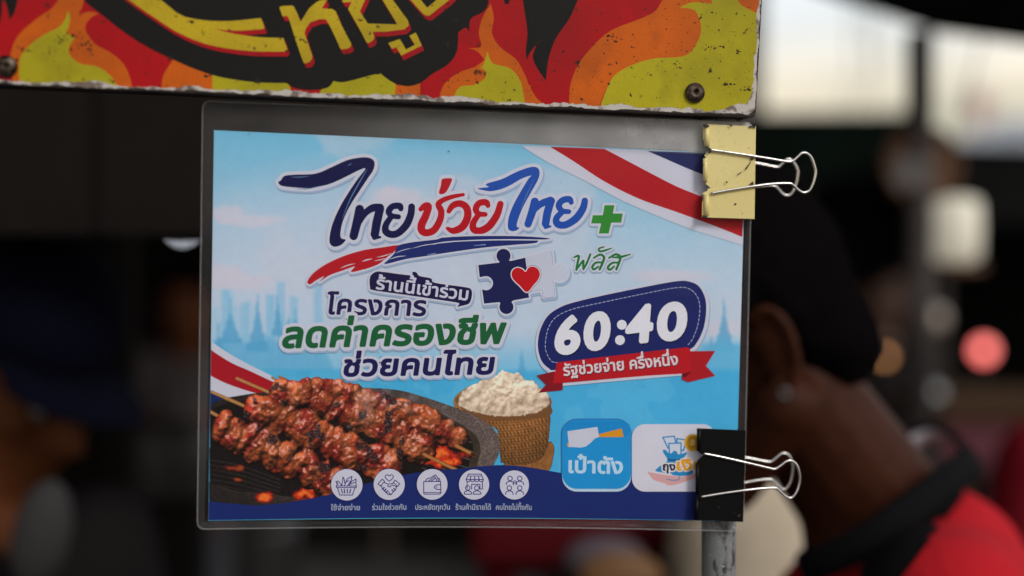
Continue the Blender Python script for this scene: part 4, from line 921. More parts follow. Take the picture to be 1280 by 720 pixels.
for ri, row in enumerate(rows):
    P = np.array(cr(row, 12)); L = np.concatenate([[0], np.cumsum(np.hypot(*np.diff(P, axis=0).T))]); rad = (22, 26, 28.5, 31)[ri]
    for s_ in np.arange(0, L[-1], rad * .56):
        cx, cy = np.interp(s_, L, P[:, 0]) + g.normal(0, 1.), np.interp(s_, L, P[:, 1]) + g.normal(0, rad * .07)
        an = math.radians(24 + g.normal(82, 20)); rx, ry = rad * g.uniform(.70, .92), rad * g.uniform(.40, .85); k += 1
        x = U - cx; y = Vv - cy; ca, sa = math.cos(an), math.sin(an); e = 1 - ((x * ca + y * sa) / rx) ** 2 - ((-x * sa + y * ca) / ry) ** 2 + (N1 - .5) * .48 + (N2 - .5) * .08
        hh = ri * 4 + np.sqrt(np.clip(e, 0, 1.2)) * rad * .5 + g.uniform(-1.2, 1.8)
        m = (e > 0) & (hh > Hh); Hh[m] = hh[m]; IDm[m] = k; TONE_[m] = g.uniform(-1, 1)
meat = IDm > 0
rid = np.abs(vnoise(SH, 11, 4, 31) - .5) * 2; Hs = np.where(meat, Hh, -2) + (vnoise(SH, 26, 3, 33) - .5) * 9 + (vnoise(SH, 8, 3, 35) - .5) * 3.6 + (N2 - .5) * .5
gy, gx = np.gradient(blur(Hs, 2, 1), res); nl = np.sqrt(gx ** 2 + gy ** 2 + 1.6)
lx, ly, lz = -.25, -.62, .74; lam = np.clip((-gx * lx - gy * ly + 1.26 * lz) / nl, 0, 1.3)
ao = np.clip(1 + (Hs - blur(Hs, 2, 12)) * .065, .18, 1.25)
lum = np.clip(.10 + 1.02 * lam, 0, 1.3) ** 1.1 * ao
b0 = a(156, 74, 42); b1 = a(180, 96, 58); b2 = a(128, 32, 28)
base = sh(sh(np.broadcast_to(b0, SH + (3,)), b1, np.clip((N3 - .42) * 4, 0, 1)), b2, np.clip((vnoise(SH, 22, 4, 41) - .46) * 5, 0, 1) * .8)
base = base * (1 + .10 * TONE_[..., None]); cm = base * lum[..., None] * 1.08
hx, hy, hz = -.13, -.42, .90; spc = np.clip((-gx * hx - gy * hy + 1.26 * hz) / nl, 0, 1) ** 26 * np.clip((vnoise(SH, 7, 3, 51) - .40) * 3.6, 0, 1) * np.clip(ao * 1.2 - .35, 0, 1)
cm = sh(cm, a(236, 176, 164), np.clip(spc * 2.0, 0, .85))
ch = np.clip((vnoise(SH, 26, 4, 61) + .18 * (N2 - .5) + .012 * np.clip(Hs - blur(Hs, 2, 10), -4, 6) - .655) * 11, 0, 1)
cm = sh(cm, a(30, 22, 26), ch * .85); cm = sh(cm, a(150, 130, 140), ch * (N4 > .66) * .5)
mm = blur(meat.astype(float), 1, 1); put(np.clip(cm, 6, 250), np.clip(mm * 1.6 - .3, 0, 1))
for s_, e_ in (((570, 557), (593, 569)), ((530, 568), (576, 590))):
    d = fstroke([s_, e_], 4.8); put(np.stack([196 - 22 * np.clip(d + 3, 0, 3) + 16 * N2, 138 - 22 * np.clip(d + 3, 0, 3) + 16 * N2, 92 - 20 * np.clip(d + 3, 0, 3)], -1), cov(d))
    d = fstroke([(e_[0] - 3, e_[1] - 1.5), e_], 4); put((50, 24, 22), cov(d) * .9)
for x0, y0, wd in ((462, 500, 9), (480, 494, 12), (512, 500, 10), (458, 508, 20), (560, 516, 6)):   # wisps of smoke
    b = [(x0 + 6 * math.sin(q * .9 + x0), y0 + 14 - q * 4, 1) for q in range(8)]; d = fstroke(b, wd * .5); C = sh(C, a(176, 178, 190), np.clip(.5 - d / wd, 0, 1) * .34 * (.4 + N1))
A = A * (U > edge_L(Vv) + .3)
raster_sheet('grilled_skewer_picture', fx, fy, C, A, rz(), poster, M_v)

# navy band along the bottom
p = Print(0.)
p.add((24, 42, 112), [('p', clipL(cr([(258, 626.5), (300, 630.5), (328, 631.5), (367, 627), (417, 617), (456, 605), (480, 600), (508, 593), (540, 588.5), (572, 586), (622, 581.5), (660, 584), (709, 592), (750, 592.5), (790, 587), (850, 572), (917, 545)], 8) + [(915, 650.8), (865, 650.6)] + [(x, float(edge_B(x)) - .3) for x in range(850, 260, -20)] + [(260.8, 650)]))])
p.build('bottom_band', poster)

# ---- the brush title
def st(P, wd): 
    n = len(P); q = cr([(x, y, w_) for (x, y), w_ in zip(P, wd if not isinstance(wd, (int, float)) else [wd] * n)], 6); return ('s', [(x, y) for x, y, _ in q], [w_ for _, _, w_ in q])
T1 = lambda P: Z(P, 340, 180, 5.143)
big1 = ('p', cr(T1([(40, 246), (58, 232), (80, 205), (150, 197), (280, 190), (380, 150), (480, 105), (560, 88), (610, 86), (645, 98), (660, 125), (650, 170), (620, 215), (570, 290), (500, 400), (455, 500), (440, 575), (446, 606), (474, 616), (445, 648), (405, 661), (378, 648), (369, 610), (390, 510), (450, 380), (540, 240), (600, 160), (560, 168), (480, 208), (370, 257), (250, 283), (150, 280), (62, 269)]), 5, True))
T3 = lambda P: Z(P, 590, 195, 4.8)
big2 = ('p', cr(T3([(34, 195), (100, 186), (84, 176), (95, 163), (180, 138), (270, 94), (350, 67), (392, 70), (406, 100), (395, 145), (350, 225), (302, 315), (272, 395), (270, 425), (285, 430), (265, 447), (237, 450), (216, 432), (220, 370), (250, 290), (300, 200), (340, 135), (356, 117), (300, 135), (230, 175), (170, 200), (112, 211), (70, 206)]), 5, True))
navyS = [big1, st([(449.5, 261.5), (447.5, 273), (442, 295)], [11, 11.5, 10.5]), st([(447, 282), (456, 267), (466, 260), (475, 259.5)], [6, 8, 9.5, 10]), st([(475, 261), (471, 278), (468.5, 293)], [10.5, 11, 10.5]), st([(468, 297), (475, 296.5)], [6, 3]),
         st([(501, 261), (499.5, 257.5), (491, 258), (486, 264), (489, 269.5), (498, 271)], [6.5, 8, 8, 8, 7, 6.5]), st([(489, 271), (482.5, 281), (482.2, 289), (489, 293), (498, 291), (508, 281), (513.5, 268), (514.5, 258.5)], [7, 8, 9, 9, 9, 9.5, 9, 8.5])]
redS = [st([(526, 261.5), (531, 257.5), (535.5, 258.5), (532, 270), (527, 281), (527.5, 288.5), (534, 291), (543, 287), (550, 275), (551.5, 264), (548, 255.5), (554, 250), (566, 245.8), (579, 243.3)], [6, 8, 9, 9.5, 10, 9.5, 9, 9, 8.5, 8, 7.5, 6.5, 5.5, 4.2]),
        ('p', cr(Z([(602, 165), (615, 153), (680, 150), (684, 175), (640, 262), (600, 280), (580, 268), (595, 210)], 460, 200, 6.545), 4, True)),
        st([(561, 264), (566, 257), (575, 254.5), (583, 259.5), (584.5, 271), (578, 283.5), (567, 288.5), (559.5, 285.5)], [6, 8, 8.5, 9, 9.5, 9.5, 8, 4.5]),
        st([(610, 257), (607.5, 253), (599, 254), (594.8, 261), (598, 267), (606.5, 268)], [6, 8, 8, 8, 7, 6]), st([(598, 268.5), (591.5, 279), (592.2, 286.5), (600, 288.5), (611, 283), (621, 269), (625.5, 255)], [7, 8, 9, 9, 9.5, 9, 8])]
blueS = [big2, st([(668.5, 252), (665.5, 264), (660, 280)], [10, 10, 9]), st([(667, 264), (676, 255), (688, 250.5)], [6, 8.5, 9.5]), st([(689, 251), (684.5, 265), (682, 279.5)], [9.5, 10, 9.5]), st([(682, 283.5), (688, 283)], [5.5, 2.5]),
         st([(714, 253), (711.5, 249), (703, 250.5), (698.5, 257), (702.5, 263.5), (711, 264.5)], [6, 8, 8, 8, 7, 6]), st([(702, 265.5), (695.5, 273), (697, 280), (707, 281), (720, 273), (728.5, 261), (731, 251)], [7, 8, 9, 9, 9.5, 9, 8])]
plus = ('p', T3([(795, 295), (855, 295), (845, 345), (905, 345), (895, 400), (835, 400), (820, 465), (760, 465), (775, 405), (715, 405), (725, 355), (785, 355)]))
p = Print(0.)
allT = navyS + redS + blueS
p.add(SHAD, allT, 4.6, .5, (1.6, 2.4)); p.add(WHITE, allT, 4.2)
p.add((16, 18, 74), navyS, 0, .4); p.add((184, 12, 32), redS, 0, .4); p.add((30, 80, 176), blueS, 0, .4)
p.add((92, 126, 176), [st(T1([(610, 165), (560, 250), (500, 360), (452, 480)]), [.5, 1.5, 1.2, .4]), st(T1([(125, 212), (180, 213), (240, 207)]), [.4, 1.1, .3]), st(T1([(150, 288), (230, 288), (330, 265)]), [.3, 1.0, .3]), st(T1([(485, 138), (510, 128)]), [.5, 1.2]), st(T3([(372, 140), (330, 230), (290, 320)]), [.3, 1.1, .3])], 0, .3)
p.build('title_lettering', poster)
p = Print(0.); p.add(SHAD, [plus], 3, .5, (1.2, 2)); p.add(WHITE, [plus], 2.8); p.add((52, 140, 54), [plus], 0, .4); p.build('plus_sign', poster)
pl = [st(T3([(612, 608), (640, 600), (634, 640), (626, 682)]), [2, 3, 3, 3]), st(T3([(626, 682), (646, 655), (668, 628), (667, 655), (668, 680)]), [2.5, 2.6, 2.8, 2.8, 2.6]), st(T3([(668, 680), (690, 640), (710, 590)]), [2.6, 2.8, 2.6]),
      st(T3([(730, 612), (768, 592), (792, 608), (782, 645), (766, 680)]), [2.2, 3, 3.2, 3.2, 3]), st(T3([(782, 640), (745, 640), (722, 664), (732, 680), (758, 664)]), [2.4, 2.8, 3, 3, 2.2]),
      st(T3([(792, 545), (762, 556), (768, 572), (800, 566), (838, 553)]), [1.8, 2.4, 2.6, 2.6, 1.4]), st(T3([(822, 612), (862, 590), (890, 606), (880, 645), (866, 680)]), [2.2, 3, 3.2, 3.2, 3]), st(T3([(880, 640), (842, 642), (815, 668), (828, 682), (854, 662)]), [2.4, 2.8, 3, 3, 2.2]), st(T3([(842, 608), (890, 606), (950, 590)]), [1.6, 3.2, 1.6])]
p = Print(0.); p.add(SHAD, pl, 2.2, .4, (.8, 1.5)); p.add(WHITE, pl, 2.0, .4); p.add((30, 118, 58), pl, 0, .3); p.build('title_lettering', poster)

# brush stroke under the title
T4 = lambda P: Z(P, 375, 285, 7.529); T5 = lambda P: Z(P, 530, 285, 6.259)
rb = ('p', cr(T4([(68, 505), (120, 430), (220, 355), (330, 298), (450, 250), (600, 208), (750, 185), (900, 163), (935, 168), (885, 225), (860, 245), (800, 290), (740, 340), (620, 385), (480, 415), (515, 365), (480, 372), (390, 405), (290, 440), (230, 475), (185, 505), (225, 455), (150, 495), (95, 530)]), 5, True))
nb = ('p', cr(T4([(920, 168), (1050, 135), (1280, 108)]) + T5([(150, 75), (350, 64), (600, 62), (800, 66), (985, 82), (900, 97), (870, 118), (700, 132), (480, 152), (300, 176), (100, 206), (0, 222)]) + T4([(1000, 292), (800, 340), (830, 300), (890, 235)]), 5, True))
p = Print(0.); p.add(SHAD, [rb, nb], 2.6, .5, (1, 2.4)); p.add(WHITE, [rb, nb], 2.4)
p.add((184, 20, 36), [rb], 0, .4); p.add((28, 42, 112), [nb], 0, .4)
p.add(WHITE, [st(T4([(585, 315), (630, 300), (680, 290)]), [.5, 1.6, .4]), st(T4([(720, 275), (790, 262), (860, 238)]), [.3, 1.1, .4]), st(T4([(380, 380), (450, 350), (520, 335)]), [.3, 1.2, .3]), st(T4([(840, 295), (920, 270), (1000, 262)]), [.3, 1.1, .3]), st(T4([(900, 235), (970, 208), (1050, 190)]), [.3, .9, .3]), st(T4([(700, 310), (760, 298), (800, 285)]), [.3, 1, .3]),
      st(T5([(30, 131), (160, 112), (300, 101), (600, 92), (1000, 95)]), [.4, 1.4, 1.2, 1.5, 1.2]), st(T4([(1060, 190), (1180, 160), (1280, 150)]), [.3, .9, .6])], 0, .3)
p.add((150, 176, 220), [st(T5([(390, 138), (480, 130)]), [.4, 1]), st(T5([(30, 208), (90, 200)]), [.5, 1])], 0, .3)
p.build('brush_stroke', poster)

# puzzle emblem with a heart
H5 = T5
kn = lambda cx, cy, r, a0, a1: circle(cx, cy, r, n=20, a0=a0, a1=a1)
navyP = T5([(425, 290), (590, 270)]) + [(x, y) for x, y in T5(kn(622, 218, 55, 125, 415))] + T5([(678, 258), (792, 232), (802, 310), (815, 500), (822, 545), (700, 566)]) + T5(kn(645, 618, 55, -45, 225)) + T5([(590, 580), (470, 592), (456, 490)]) + T5(kn(485, 432, 55, 120, -120)) + T5([(435, 385)])
whiteP = T5([(792, 232), (1000, 175), (1012, 285)]) + T5(kn(1062, 350, 66, -150, 130)) + T5([(1008, 405), (1020, 527), (932, 537), (918, 486), (812, 505)])
heart = cr(T5([(795, 342), (815, 312), (850, 300), (890, 318), (908, 360), (893, 405), (858, 448), (805, 503), (748, 452), (700, 405), (684, 365), (695, 328), (730, 310), (768, 320)]), 5, True)
p = Print(0.); p.add(SHAD, [('p', whiteP), ('p', navyP)], 3, .5, (1.5, 3)); p.add((206, 211, 230), [('p', whiteP), ('p', navyP)], 2.2); p.add((198, 204, 225), [('p', whiteP)], 0)
p.add((22, 28, 84), [('p', navyP)], 0, .4); p.add((110, 110, 140), [st(T5([(998, 180), (1010, 290)]), .35), st(T5([(1008, 410), (1020, 527), (932, 537), (918, 486), (822, 503)]), .35)], 0, .25)
em_ = p.build('puzzle_emblem', poster)
p = Print(0.); p.add((30, 24, 80), [('p', heart)], 1.6, .4); p.add((222, 214, 228), [('p', heart)], 1.1, .4); p.add((196, 14, 28), [('p', heart)], -.2, .4); p.build('heart', em_)

# slogan lines
Q = lambda P: Z(P, 340, 320, 4)
pill = cr(Q([(487, 135), (492, 100), (520, 79), (560, 80), (690, 96), (702, 80), (722, 82), (738, 100), (795, 112), (815, 134), (960, 155), (994, 166), (1000, 195), (988, 235), (960, 247)]), 4) + Q([(925, 255), (938, 238)]) + cr(Q([(920, 232), (700, 199), (510, 172), (490, 158)]), 4)
p = Print(0.); p.add(SHAD, [('p', pill)], 2.4, .5, (1.2, 2.4)); p.add(WHITE, [('p', pill)], 2.2); p.add((24, 18, 70), [('p', pill)], 0, .4)
pb = p.build('slogan_pill', poster)
p = Print(0.); p.add((206, 206, 230), [('t', text('ร้านนี้เข้าร่วม', (469.5, 361.5), (584.5, 376), 13.2, .55))], .55, .3); p.build('lettering', pb)
for body, p0, p1, H, g_, shr, c, gr in (('โครงการ', (406.5, 393.2), (533, 395.5), 20.5, .95, .1, (30, 24, 82), 0), ('ลดค่าครองชีพ', (351.5, 435.8), (632, 430), 27.5, 1.75, .2, GREEN, 4.2), ('ช่วยคนไทย', (427.5, 471.2), (618, 468.2), 22.5, 1.35, .16, (26, 22, 84), 3.4)):
    tx = [('t', text(body, p0, p1, H, g_, shr))]; p = Print(0.)
    p.add(SHAD, tx, g_ + max(gr, 2.4), .5, (1.2, 2.4)); p.add(WHITE, tx, g_ + max(gr, 2.2)); p.add(c, tx, g_, .35); p.build('slogan_lettering', poster)

# 60:40 badge with its ribbon
B = lambda P: Z(P, 660, 330, 4.237)
bad = cr(B([(52, 430), (66, 345), (105, 275), (165, 232), (240, 204), (400, 166), (600, 125), (780, 92), (850, 92), (905, 118), (938, 180), (944, 250), (930, 340), (895, 415), (850, 455), (700, 500), (400, 540), (150, 562), (110, 552), (70, 510)]), 5, True)
ins = cr(B([(160, 522), (125, 515), (98, 470), (92, 420), (108, 340), (150, 280), (240, 238), (400, 202), (600, 160), (780, 126), (850, 130), (895, 170), (910, 230), (900, 320), (870, 400), (835, 440)]), 10)
p = Print(0.); p.add(SHAD, [('p', bad)], 3.6, .5, (1.4, 3)); p.add(WHITE, [('p', bad)], 3.4, .5, (.3, .8)); p.add((25, 36, 104), [('p', bad)], 0, .4)
ds = []; acc = 0; cur = [ins[0]]; on = True
for q0, q1 in zip(ins, ins[1:]):
    L = math.hypot(q1[0] - q0[0], q1[1] - q0[1]); k = max(1, int(L / .4))
    for j in range(1, k + 1):
        pt = (q0[0] + (q1[0] - q0[0]) * j / k, q0[1] + (q1[1] - q0[1]) * j / k); acc += L / k
        if on: cur.append(pt)
        if acc > (3.1 if on else 1.9):
            if on and len(cur) > 1: ds.append(('s', cur, .85))
            on = not on; acc = 0; cur = [pt]
p.add((176, 186, 222), ds, 0, .28); badge = p.build('ratio_badge', poster)
p = Print(0.)
num = []
for ch, x0, y0, x1, y1 in (('6', 138, 489, 297, 467), ('0', 290, 468, 454, 446), ('4', 512, 432, 680, 411), ('0', 678, 418, 860, 394)):
    num.append(('t', text(ch, *B([(x0, y0), (x1, y1)]), 49, 2.9, .2, up=.70)))
p.add((14, 20, 66), num, 3.5, .4, (.8, 1.2)); p.add((228, 230, 242), num, 2.9, .35)
p.add((228, 230, 242), [('p', circle(*B([(497, 322)])[0], 6.1)), ('p', circle(*B([(487, 403)])[0], 6.1))], 0, .35)
p.build('lettering', badge)
p = Print(0.)
lt = B([(45, 590), (140, 568), (152, 600), (185, 632), (182, 668), (55, 682), (95, 640)]); rt = B([(855, 462), (992, 460), (943, 540), (992, 592), (850, 626), (815, 612), (815, 578), (860, 560)])
main = B([(155, 522), (842, 442), (858, 450), (862, 568), (815, 580), (640, 590), (133, 632), (140, 590)])
p.add(WHITE, [('p', B([(180, 632), (820, 574), (820, 590), (180, 646)]))], 0, .4); p.add((138, 16, 34), [('p', cr(lt, 1, True)), ('p', B([(133, 628), (185, 640), (185, 668), (150, 655)]))], 0, .4); p.add((176, 22, 36), [('p', rt)], 0, .4)
p.add((112, 10, 28), [('p', B([(815, 578), (862, 566), (862, 575), (835, 600), (815, 600)]))], 0, .4); p.add((188, 20, 34), [('p', main)], .3, .4)
rbn = p.build('ribbon', badge)
p = Print(0.); t1 = [('t', text('รัฐช่วยจ่าย ครึ่งหนึ่ง', B([(189, 594)])[0], B([(797, 534)])[0], 12.0, .55))]
p.add((60, 16, 40), t1, .8, .35, (.5, .8)); p.add((226, 214, 226), t1, .5, .28); p.build('lettering', badge)

# app tiles
S_ = lambda P: Z(P, 700, 510, 6.544)
p = Print(0.)
tile = S_(rrect(18, 112, 580, 684, 120)); tb = S_(rrect(18, 96, 580, 662, 120))
p.add((40, 120, 190), [('p', tb)], .9, .5, (0, -.6)); p.add((190, 214, 236), [('p', tile)], 0, .5); p.add((30, 148, 216), [('p', tb)], 0, .5); p.add((26, 140, 210), [('p', S_(rrect(40, 110, 575, 235, 60)))], 0, .5)
t1_ = p.build('app_tile', poster)
p = Print(0.)
p.add((226, 170, 50), [('p', S_([(60, 285), (80, 290), (80, 322), (62, 318)]))], 0, .35); p.add((224, 150, 36), [('p', S_([(305, 217), (505, 167), (521, 237), (320, 238)]))], 0, .35)
p.add((206, 208, 226), [('p', S_([(60, 190), (306, 154), (320, 237), (285, 250), (250, 285), (210, 315), (170, 324), (75, 318)]))], 0, .35)
p.build('wallet_picture', t1_)
p = Print(0.); p.add((190, 220, 242), [('t', text('เป๋าตัง', S_([(68, 532)])[0], S_([(514, 541)])[0], 16.5, .85))], .85, .3); p.build('lettering', t1_)
p = Print(0.); p.add((212, 212, 228), [('p', S_(rrect(588, 132, 1275, 684, 108)))], 0, .5); t2_ = p.build('app_tile', poster)
p = Print(0.)
p.add((214, 164, 168), [('p', cr(S_([(716, 524), (760, 530), (840, 545), (900, 552), (1010, 560), (1090, 535), (1150, 545), (1140, 560), (1060, 590), (915, 634), (850, 615), (770, 590), (740, 560)]), 4, True))], 0, .35)
p.add((34, 138, 200), [('p', cr(S_([(786, 518), (800, 490), (850, 450), (880, 425), (840, 355), (860, 342), (900, 375), (960, 385), (1042, 362), (1010, 410), (1000, 440), (1060, 480), (1090, 530), (1020, 555), (930, 550), (900, 535)]), 4, True)), st(S_([(975, 560), (972, 585), (925, 592), (875, 582)]), 1.2)], 0, .35)
p.add((24, 60, 110), [st(S_([(882, 424), (1000, 428)]), 1.6)], 0, .3)
for P in ([(840, 240), (935, 230), (950, 290), (885, 330)], [(955, 250), (1035, 262), (1010, 350), (960, 330)], [(890, 290), (990, 285), (990, 385), (895, 375)]):
    p.add((34, 138, 200), [('p', S_(P))], .8, .3); p.add((206, 212, 230), [('p', S_(P))], -.9, .3)
p.add((34, 138, 200), [('p', circle(*S_([(938, 372)])[0], 3.4))], 0, .3); p.add((214, 164, 46), [('p', circle(*S_([(1087, 284)])[0], 10.8))], 0, .35); p.add((196, 140, 30), [('p', circle(*S_([(1087, 284)])[0], 8))], 0, .35); p.add((232, 206, 140), [('t', text('B', S_([(1066, 305)])[0], S_([(1104, 305)])[0], 7.6, .3, .15, up=.7))], .3, .25)
p.build('money_bag_picture', t2_)
p = Print(0.); ta = [('t', text('ถุง', S_([(838, 513)])[0], S_([(944, 515)])[0], 8.8, .6))]; tb_ = [('t', text('เงิน', S_([(954, 514)])[0], S_([(1180, 512)])[0], 12, .9))]
p.add((224, 222, 226), ta + tb_, 2.2, .35); p.add((28, 24, 70), ta, .6, .28); p.add((226, 160, 40), tb_, .9, .28); p.build('lettering', t2_)

# icons with captions
I1 = lambda P: Z(P, 410, 580, 9.846); I2 = lambda P: Z(P, 540, 580, 9.846)
LW = 1.15
L = lambda P, T, w_=LW: ('s', T(P), w_)
icons = []
icons.append((433.5, 606, 19.6, 'ใช้จ่ายง่าย', (413.5, 638), (450, 637.8), [L([(100, 270), (350, 270), (348, 290), (104, 290), (100, 270)], I1), L([(118, 292), (145, 382), (300, 382), (332, 292)], I1), L([(165, 312), (178, 358)], I1, 1.5), L([(200, 312), (206, 358)], I1, 1.5), L([(238, 312), (238, 358)], I1, 1.5), L([(278, 312), (268, 358)], I1, 1.5),
    L([(112, 265), (105, 215), (130, 210), (165, 262)], I1), L([(170, 262), (185, 160), (200, 190), (205, 235)], I1), L([(205, 262), (235, 185), (295, 152), (285, 200), (245, 262)], I1), L([(262, 262), (290, 215), (345, 185), (345, 262)], I1), L([(285, 245), (335, 225)], I1), L([(225, 225), (255, 200)], I1), L([(95, 215), (125, 245)], I1)]))
icons.append((486.5, 605.5, 19.4, 'ร่วมใจช่วยกัน', (465, 637.6), (508, 637.2), [('s', cr(I1([(755, 212), (710, 175), (708, 145), (735, 132), (755, 148), (778, 132), (802, 148), (798, 175), (755, 212)]), 4), LW), L([(668, 185), (615, 245), (645, 272), (697, 215), (668, 185)], I1), L([(825, 198), (882, 245), (858, 275), (805, 228), (825, 198)], I1),
    L([(692, 228), (745, 250), (735, 275), (762, 282), (790, 258), (835, 275)], I1), L([(660, 270), (665, 300), (735, 372), (765, 378)], I1), L([(850, 270), (830, 315), (775, 378), (745, 345)], I1), L([(690, 290), (672, 312)], I1, 1.7), L([(712, 310), (692, 332)], I1, 1.7), L([(735, 330), (714, 352)], I1, 1.7), L([(808, 300), (830, 322)], I1, 1.5), L([(786, 318), (806, 340)], I1, 1.5), L([(755, 245), (800, 240)], I1)]))
icons.append((540.2, 605.5, 19.2, 'ประหยัดทุกวัน', (519, 637.4), (562.5, 637.2), [L([(-102, 215), (105, 215), (110, 355), (95, 370), (-95, 370), (-102, 355), (-102, 215)], I2), L([(-98, 350), (100, 350)], I2, .9), ('s', cr(I2([(105, 258), (60, 258), (28, 285), (60, 312), (105, 312)]), 4), LW), ('p', circle(*I2([(58, 285)])[0], .9)),
    L([(-80, 210), (-60, 180), (-20, 172), (40, 132), (65, 160), (80, 205)], I2), L([(-40, 208), (35, 155), (60, 205)], I2), L([(-10, 208), (40, 178)], I2), L([(70, 175), (90, 180), (100, 210)], I2)]))
icons.append((592.6, 605.7, 18.9, 'ร้านค้ามีรายได้', (569.3, 637.4), (613.8, 637.3), [L([(448, 125), (605, 125), (632, 190), (420, 190), (448, 125)], I2), L([(440, 148), (615, 148)], I2, .9), L([(478, 150), (470, 190)], I2), L([(525, 150), (525, 190)], I2), L([(572, 150), (582, 190)], I2)] +
    [('s', I2(circle(446 + k * 53, 192, 26, n=10, a0=0, a1=180)) + I2([(420 + k * 53, 192)]), LW) for k in range(4)] + [L([(432, 215), (432, 300)], I2), L([(620, 215), (620, 308), (592, 308)], I2), L([(488, 308), (488, 250), (590, 250), (590, 300)], I2), ('s', I2(circle(440, 295, 28, n=16)) + I2([(468, 295)]), LW), ('s', I2(circle(552, 295, 28, n=16)) + I2([(580, 295)]), LW),
    ('s', cr(I2([(398, 370), (402, 345), (440, 328), (480, 345), (485, 370), (398, 370)]), 3), LW), ('s', cr(I2([(510, 370), (514, 345), (552, 328), (592, 345), (600, 370), (510, 370)]), 3), LW)]))
ic = []
for cx, cy in ((960, 178), (1080, 178), (952, 296), (1080, 296)):
    ic += [('s', I2(circle(cx, cy, 28, n=16)) + I2([(cx + 28, cy)]), LW), ('s', cr(I2([(cx - 46, cy + 78), (cx - 40, cy + 50), (cx, cy + 34), (cx + 40, cy + 50), (cx + 44, cy + 78)]), 3), LW)]
ic += [L([(995, 245), (1020, 225), (1045, 245)], I2), L([(1000, 215), (1020, 205), (1040, 215)], I2, .9)]
icons.append((643, 606.2, 18.2, 'คนไทยไม่ทิ้งกัน', (619.8, 637.4), (664.6, 637.6), ic))
for cx, cy, r, cap, c0, c1, art in icons:
    p = Print(0.); p.add((44, 30, 110), [('p', circle(cx, cy, r))], .7, .4); p.add((206, 208, 228), [('p', circle(cx, cy, r))], 0, .4)
    p.add((58, 44, 124), art, 0, .25); ico = p.build('icon', poster)
    p = Print(0.); p.add((160, 172, 206), [('t', text(cap, c0, c1, 5.6, .22))], .22, .2); p.build('caption', ico)
# specks of dirt on the print
p = Print(0.); sp = []
for x, y, r in ((561, 189, 1.1), (433, 399, .9), (497, 349, .7), (476, 446, .8), (475, 453, 1.1), (473, 441, .6), (311, 168, .8), (640, 175, .6), (470, 218, .6), (701, 228, .5), (340, 330, .6), (815, 330, .6), (880, 345, .5), (560, 340, .5), (745, 475, .6), (852, 500, .6)): sp.append(('p', circle(x, y, r, r * random.uniform(.6, 1), 8)))
for q_ in sp: Print(0.).add((70, 40, 30), [q_], 0, .25).build('dirt_speck', poster)

# clear laminate pouch, wider than the print
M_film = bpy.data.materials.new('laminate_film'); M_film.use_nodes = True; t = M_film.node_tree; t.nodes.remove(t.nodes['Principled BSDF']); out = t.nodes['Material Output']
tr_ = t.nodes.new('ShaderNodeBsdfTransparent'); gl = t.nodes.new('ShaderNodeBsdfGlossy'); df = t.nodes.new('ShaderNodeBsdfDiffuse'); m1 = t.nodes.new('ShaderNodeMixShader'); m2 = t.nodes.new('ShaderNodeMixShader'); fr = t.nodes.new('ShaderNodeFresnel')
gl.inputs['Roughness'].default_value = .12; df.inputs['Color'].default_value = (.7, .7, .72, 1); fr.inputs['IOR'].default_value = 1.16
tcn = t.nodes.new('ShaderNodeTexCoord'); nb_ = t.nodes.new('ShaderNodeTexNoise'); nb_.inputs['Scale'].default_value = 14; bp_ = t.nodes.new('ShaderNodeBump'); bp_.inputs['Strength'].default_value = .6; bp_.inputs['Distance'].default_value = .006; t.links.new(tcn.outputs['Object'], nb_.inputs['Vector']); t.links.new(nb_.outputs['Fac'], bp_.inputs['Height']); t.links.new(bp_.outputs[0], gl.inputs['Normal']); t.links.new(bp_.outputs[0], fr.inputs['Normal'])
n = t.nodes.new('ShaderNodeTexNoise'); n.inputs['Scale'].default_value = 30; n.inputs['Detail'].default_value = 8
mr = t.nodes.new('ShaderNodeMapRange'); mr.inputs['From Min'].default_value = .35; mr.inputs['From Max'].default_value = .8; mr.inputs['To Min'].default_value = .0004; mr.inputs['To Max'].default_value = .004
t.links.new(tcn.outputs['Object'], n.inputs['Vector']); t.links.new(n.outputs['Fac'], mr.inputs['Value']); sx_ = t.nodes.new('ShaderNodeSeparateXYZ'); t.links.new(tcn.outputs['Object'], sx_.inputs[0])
def mth(op, a_, b_=None, cl=False):
    k_ = t.nodes.new('ShaderNodeMath'); k_.operation = op; k_.use_clamp = cl
    for q_, x_ in enumerate((a_, b_)):
        if x_ is None: continue
        if isinstance(x_, (int, float)): k_.inputs[q_].default_value = x_
        else: t.links.new(x_, k_.inputs[q_])
    return k_.outputs[0]
# hazy pouch margin, with sky glare painted along the top, stronger to the right
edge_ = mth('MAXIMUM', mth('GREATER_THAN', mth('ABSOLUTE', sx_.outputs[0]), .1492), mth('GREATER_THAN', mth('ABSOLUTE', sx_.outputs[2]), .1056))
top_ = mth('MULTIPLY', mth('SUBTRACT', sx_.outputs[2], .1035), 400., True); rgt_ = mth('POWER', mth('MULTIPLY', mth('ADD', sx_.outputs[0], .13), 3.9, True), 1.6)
haze_glare = mth('ADD', mth('MULTIPLY', edge_, .016), mth('MULTIPLY', mth('MULTIPLY', top_, rgt_), mth('MULTIPLY', n.outputs['Fac'], .78)))
t.links.new(mth('ADD', mr.outputs[0], haze_glare), m1.inputs['Fac'])
t.links.new(tr_.outputs[0], m1.inputs[1]); t.links.new(df.outputs[0], m1.inputs[2]); t.links.new(fr.outputs[0], m2.inputs['Fac']); t.links.new(m1.outputs[0], m2.inputs[1]); t.links.new(gl.outputs[0], m2.inputs[2]); t.links.new(m2.outputs[0], out.inputs[0])
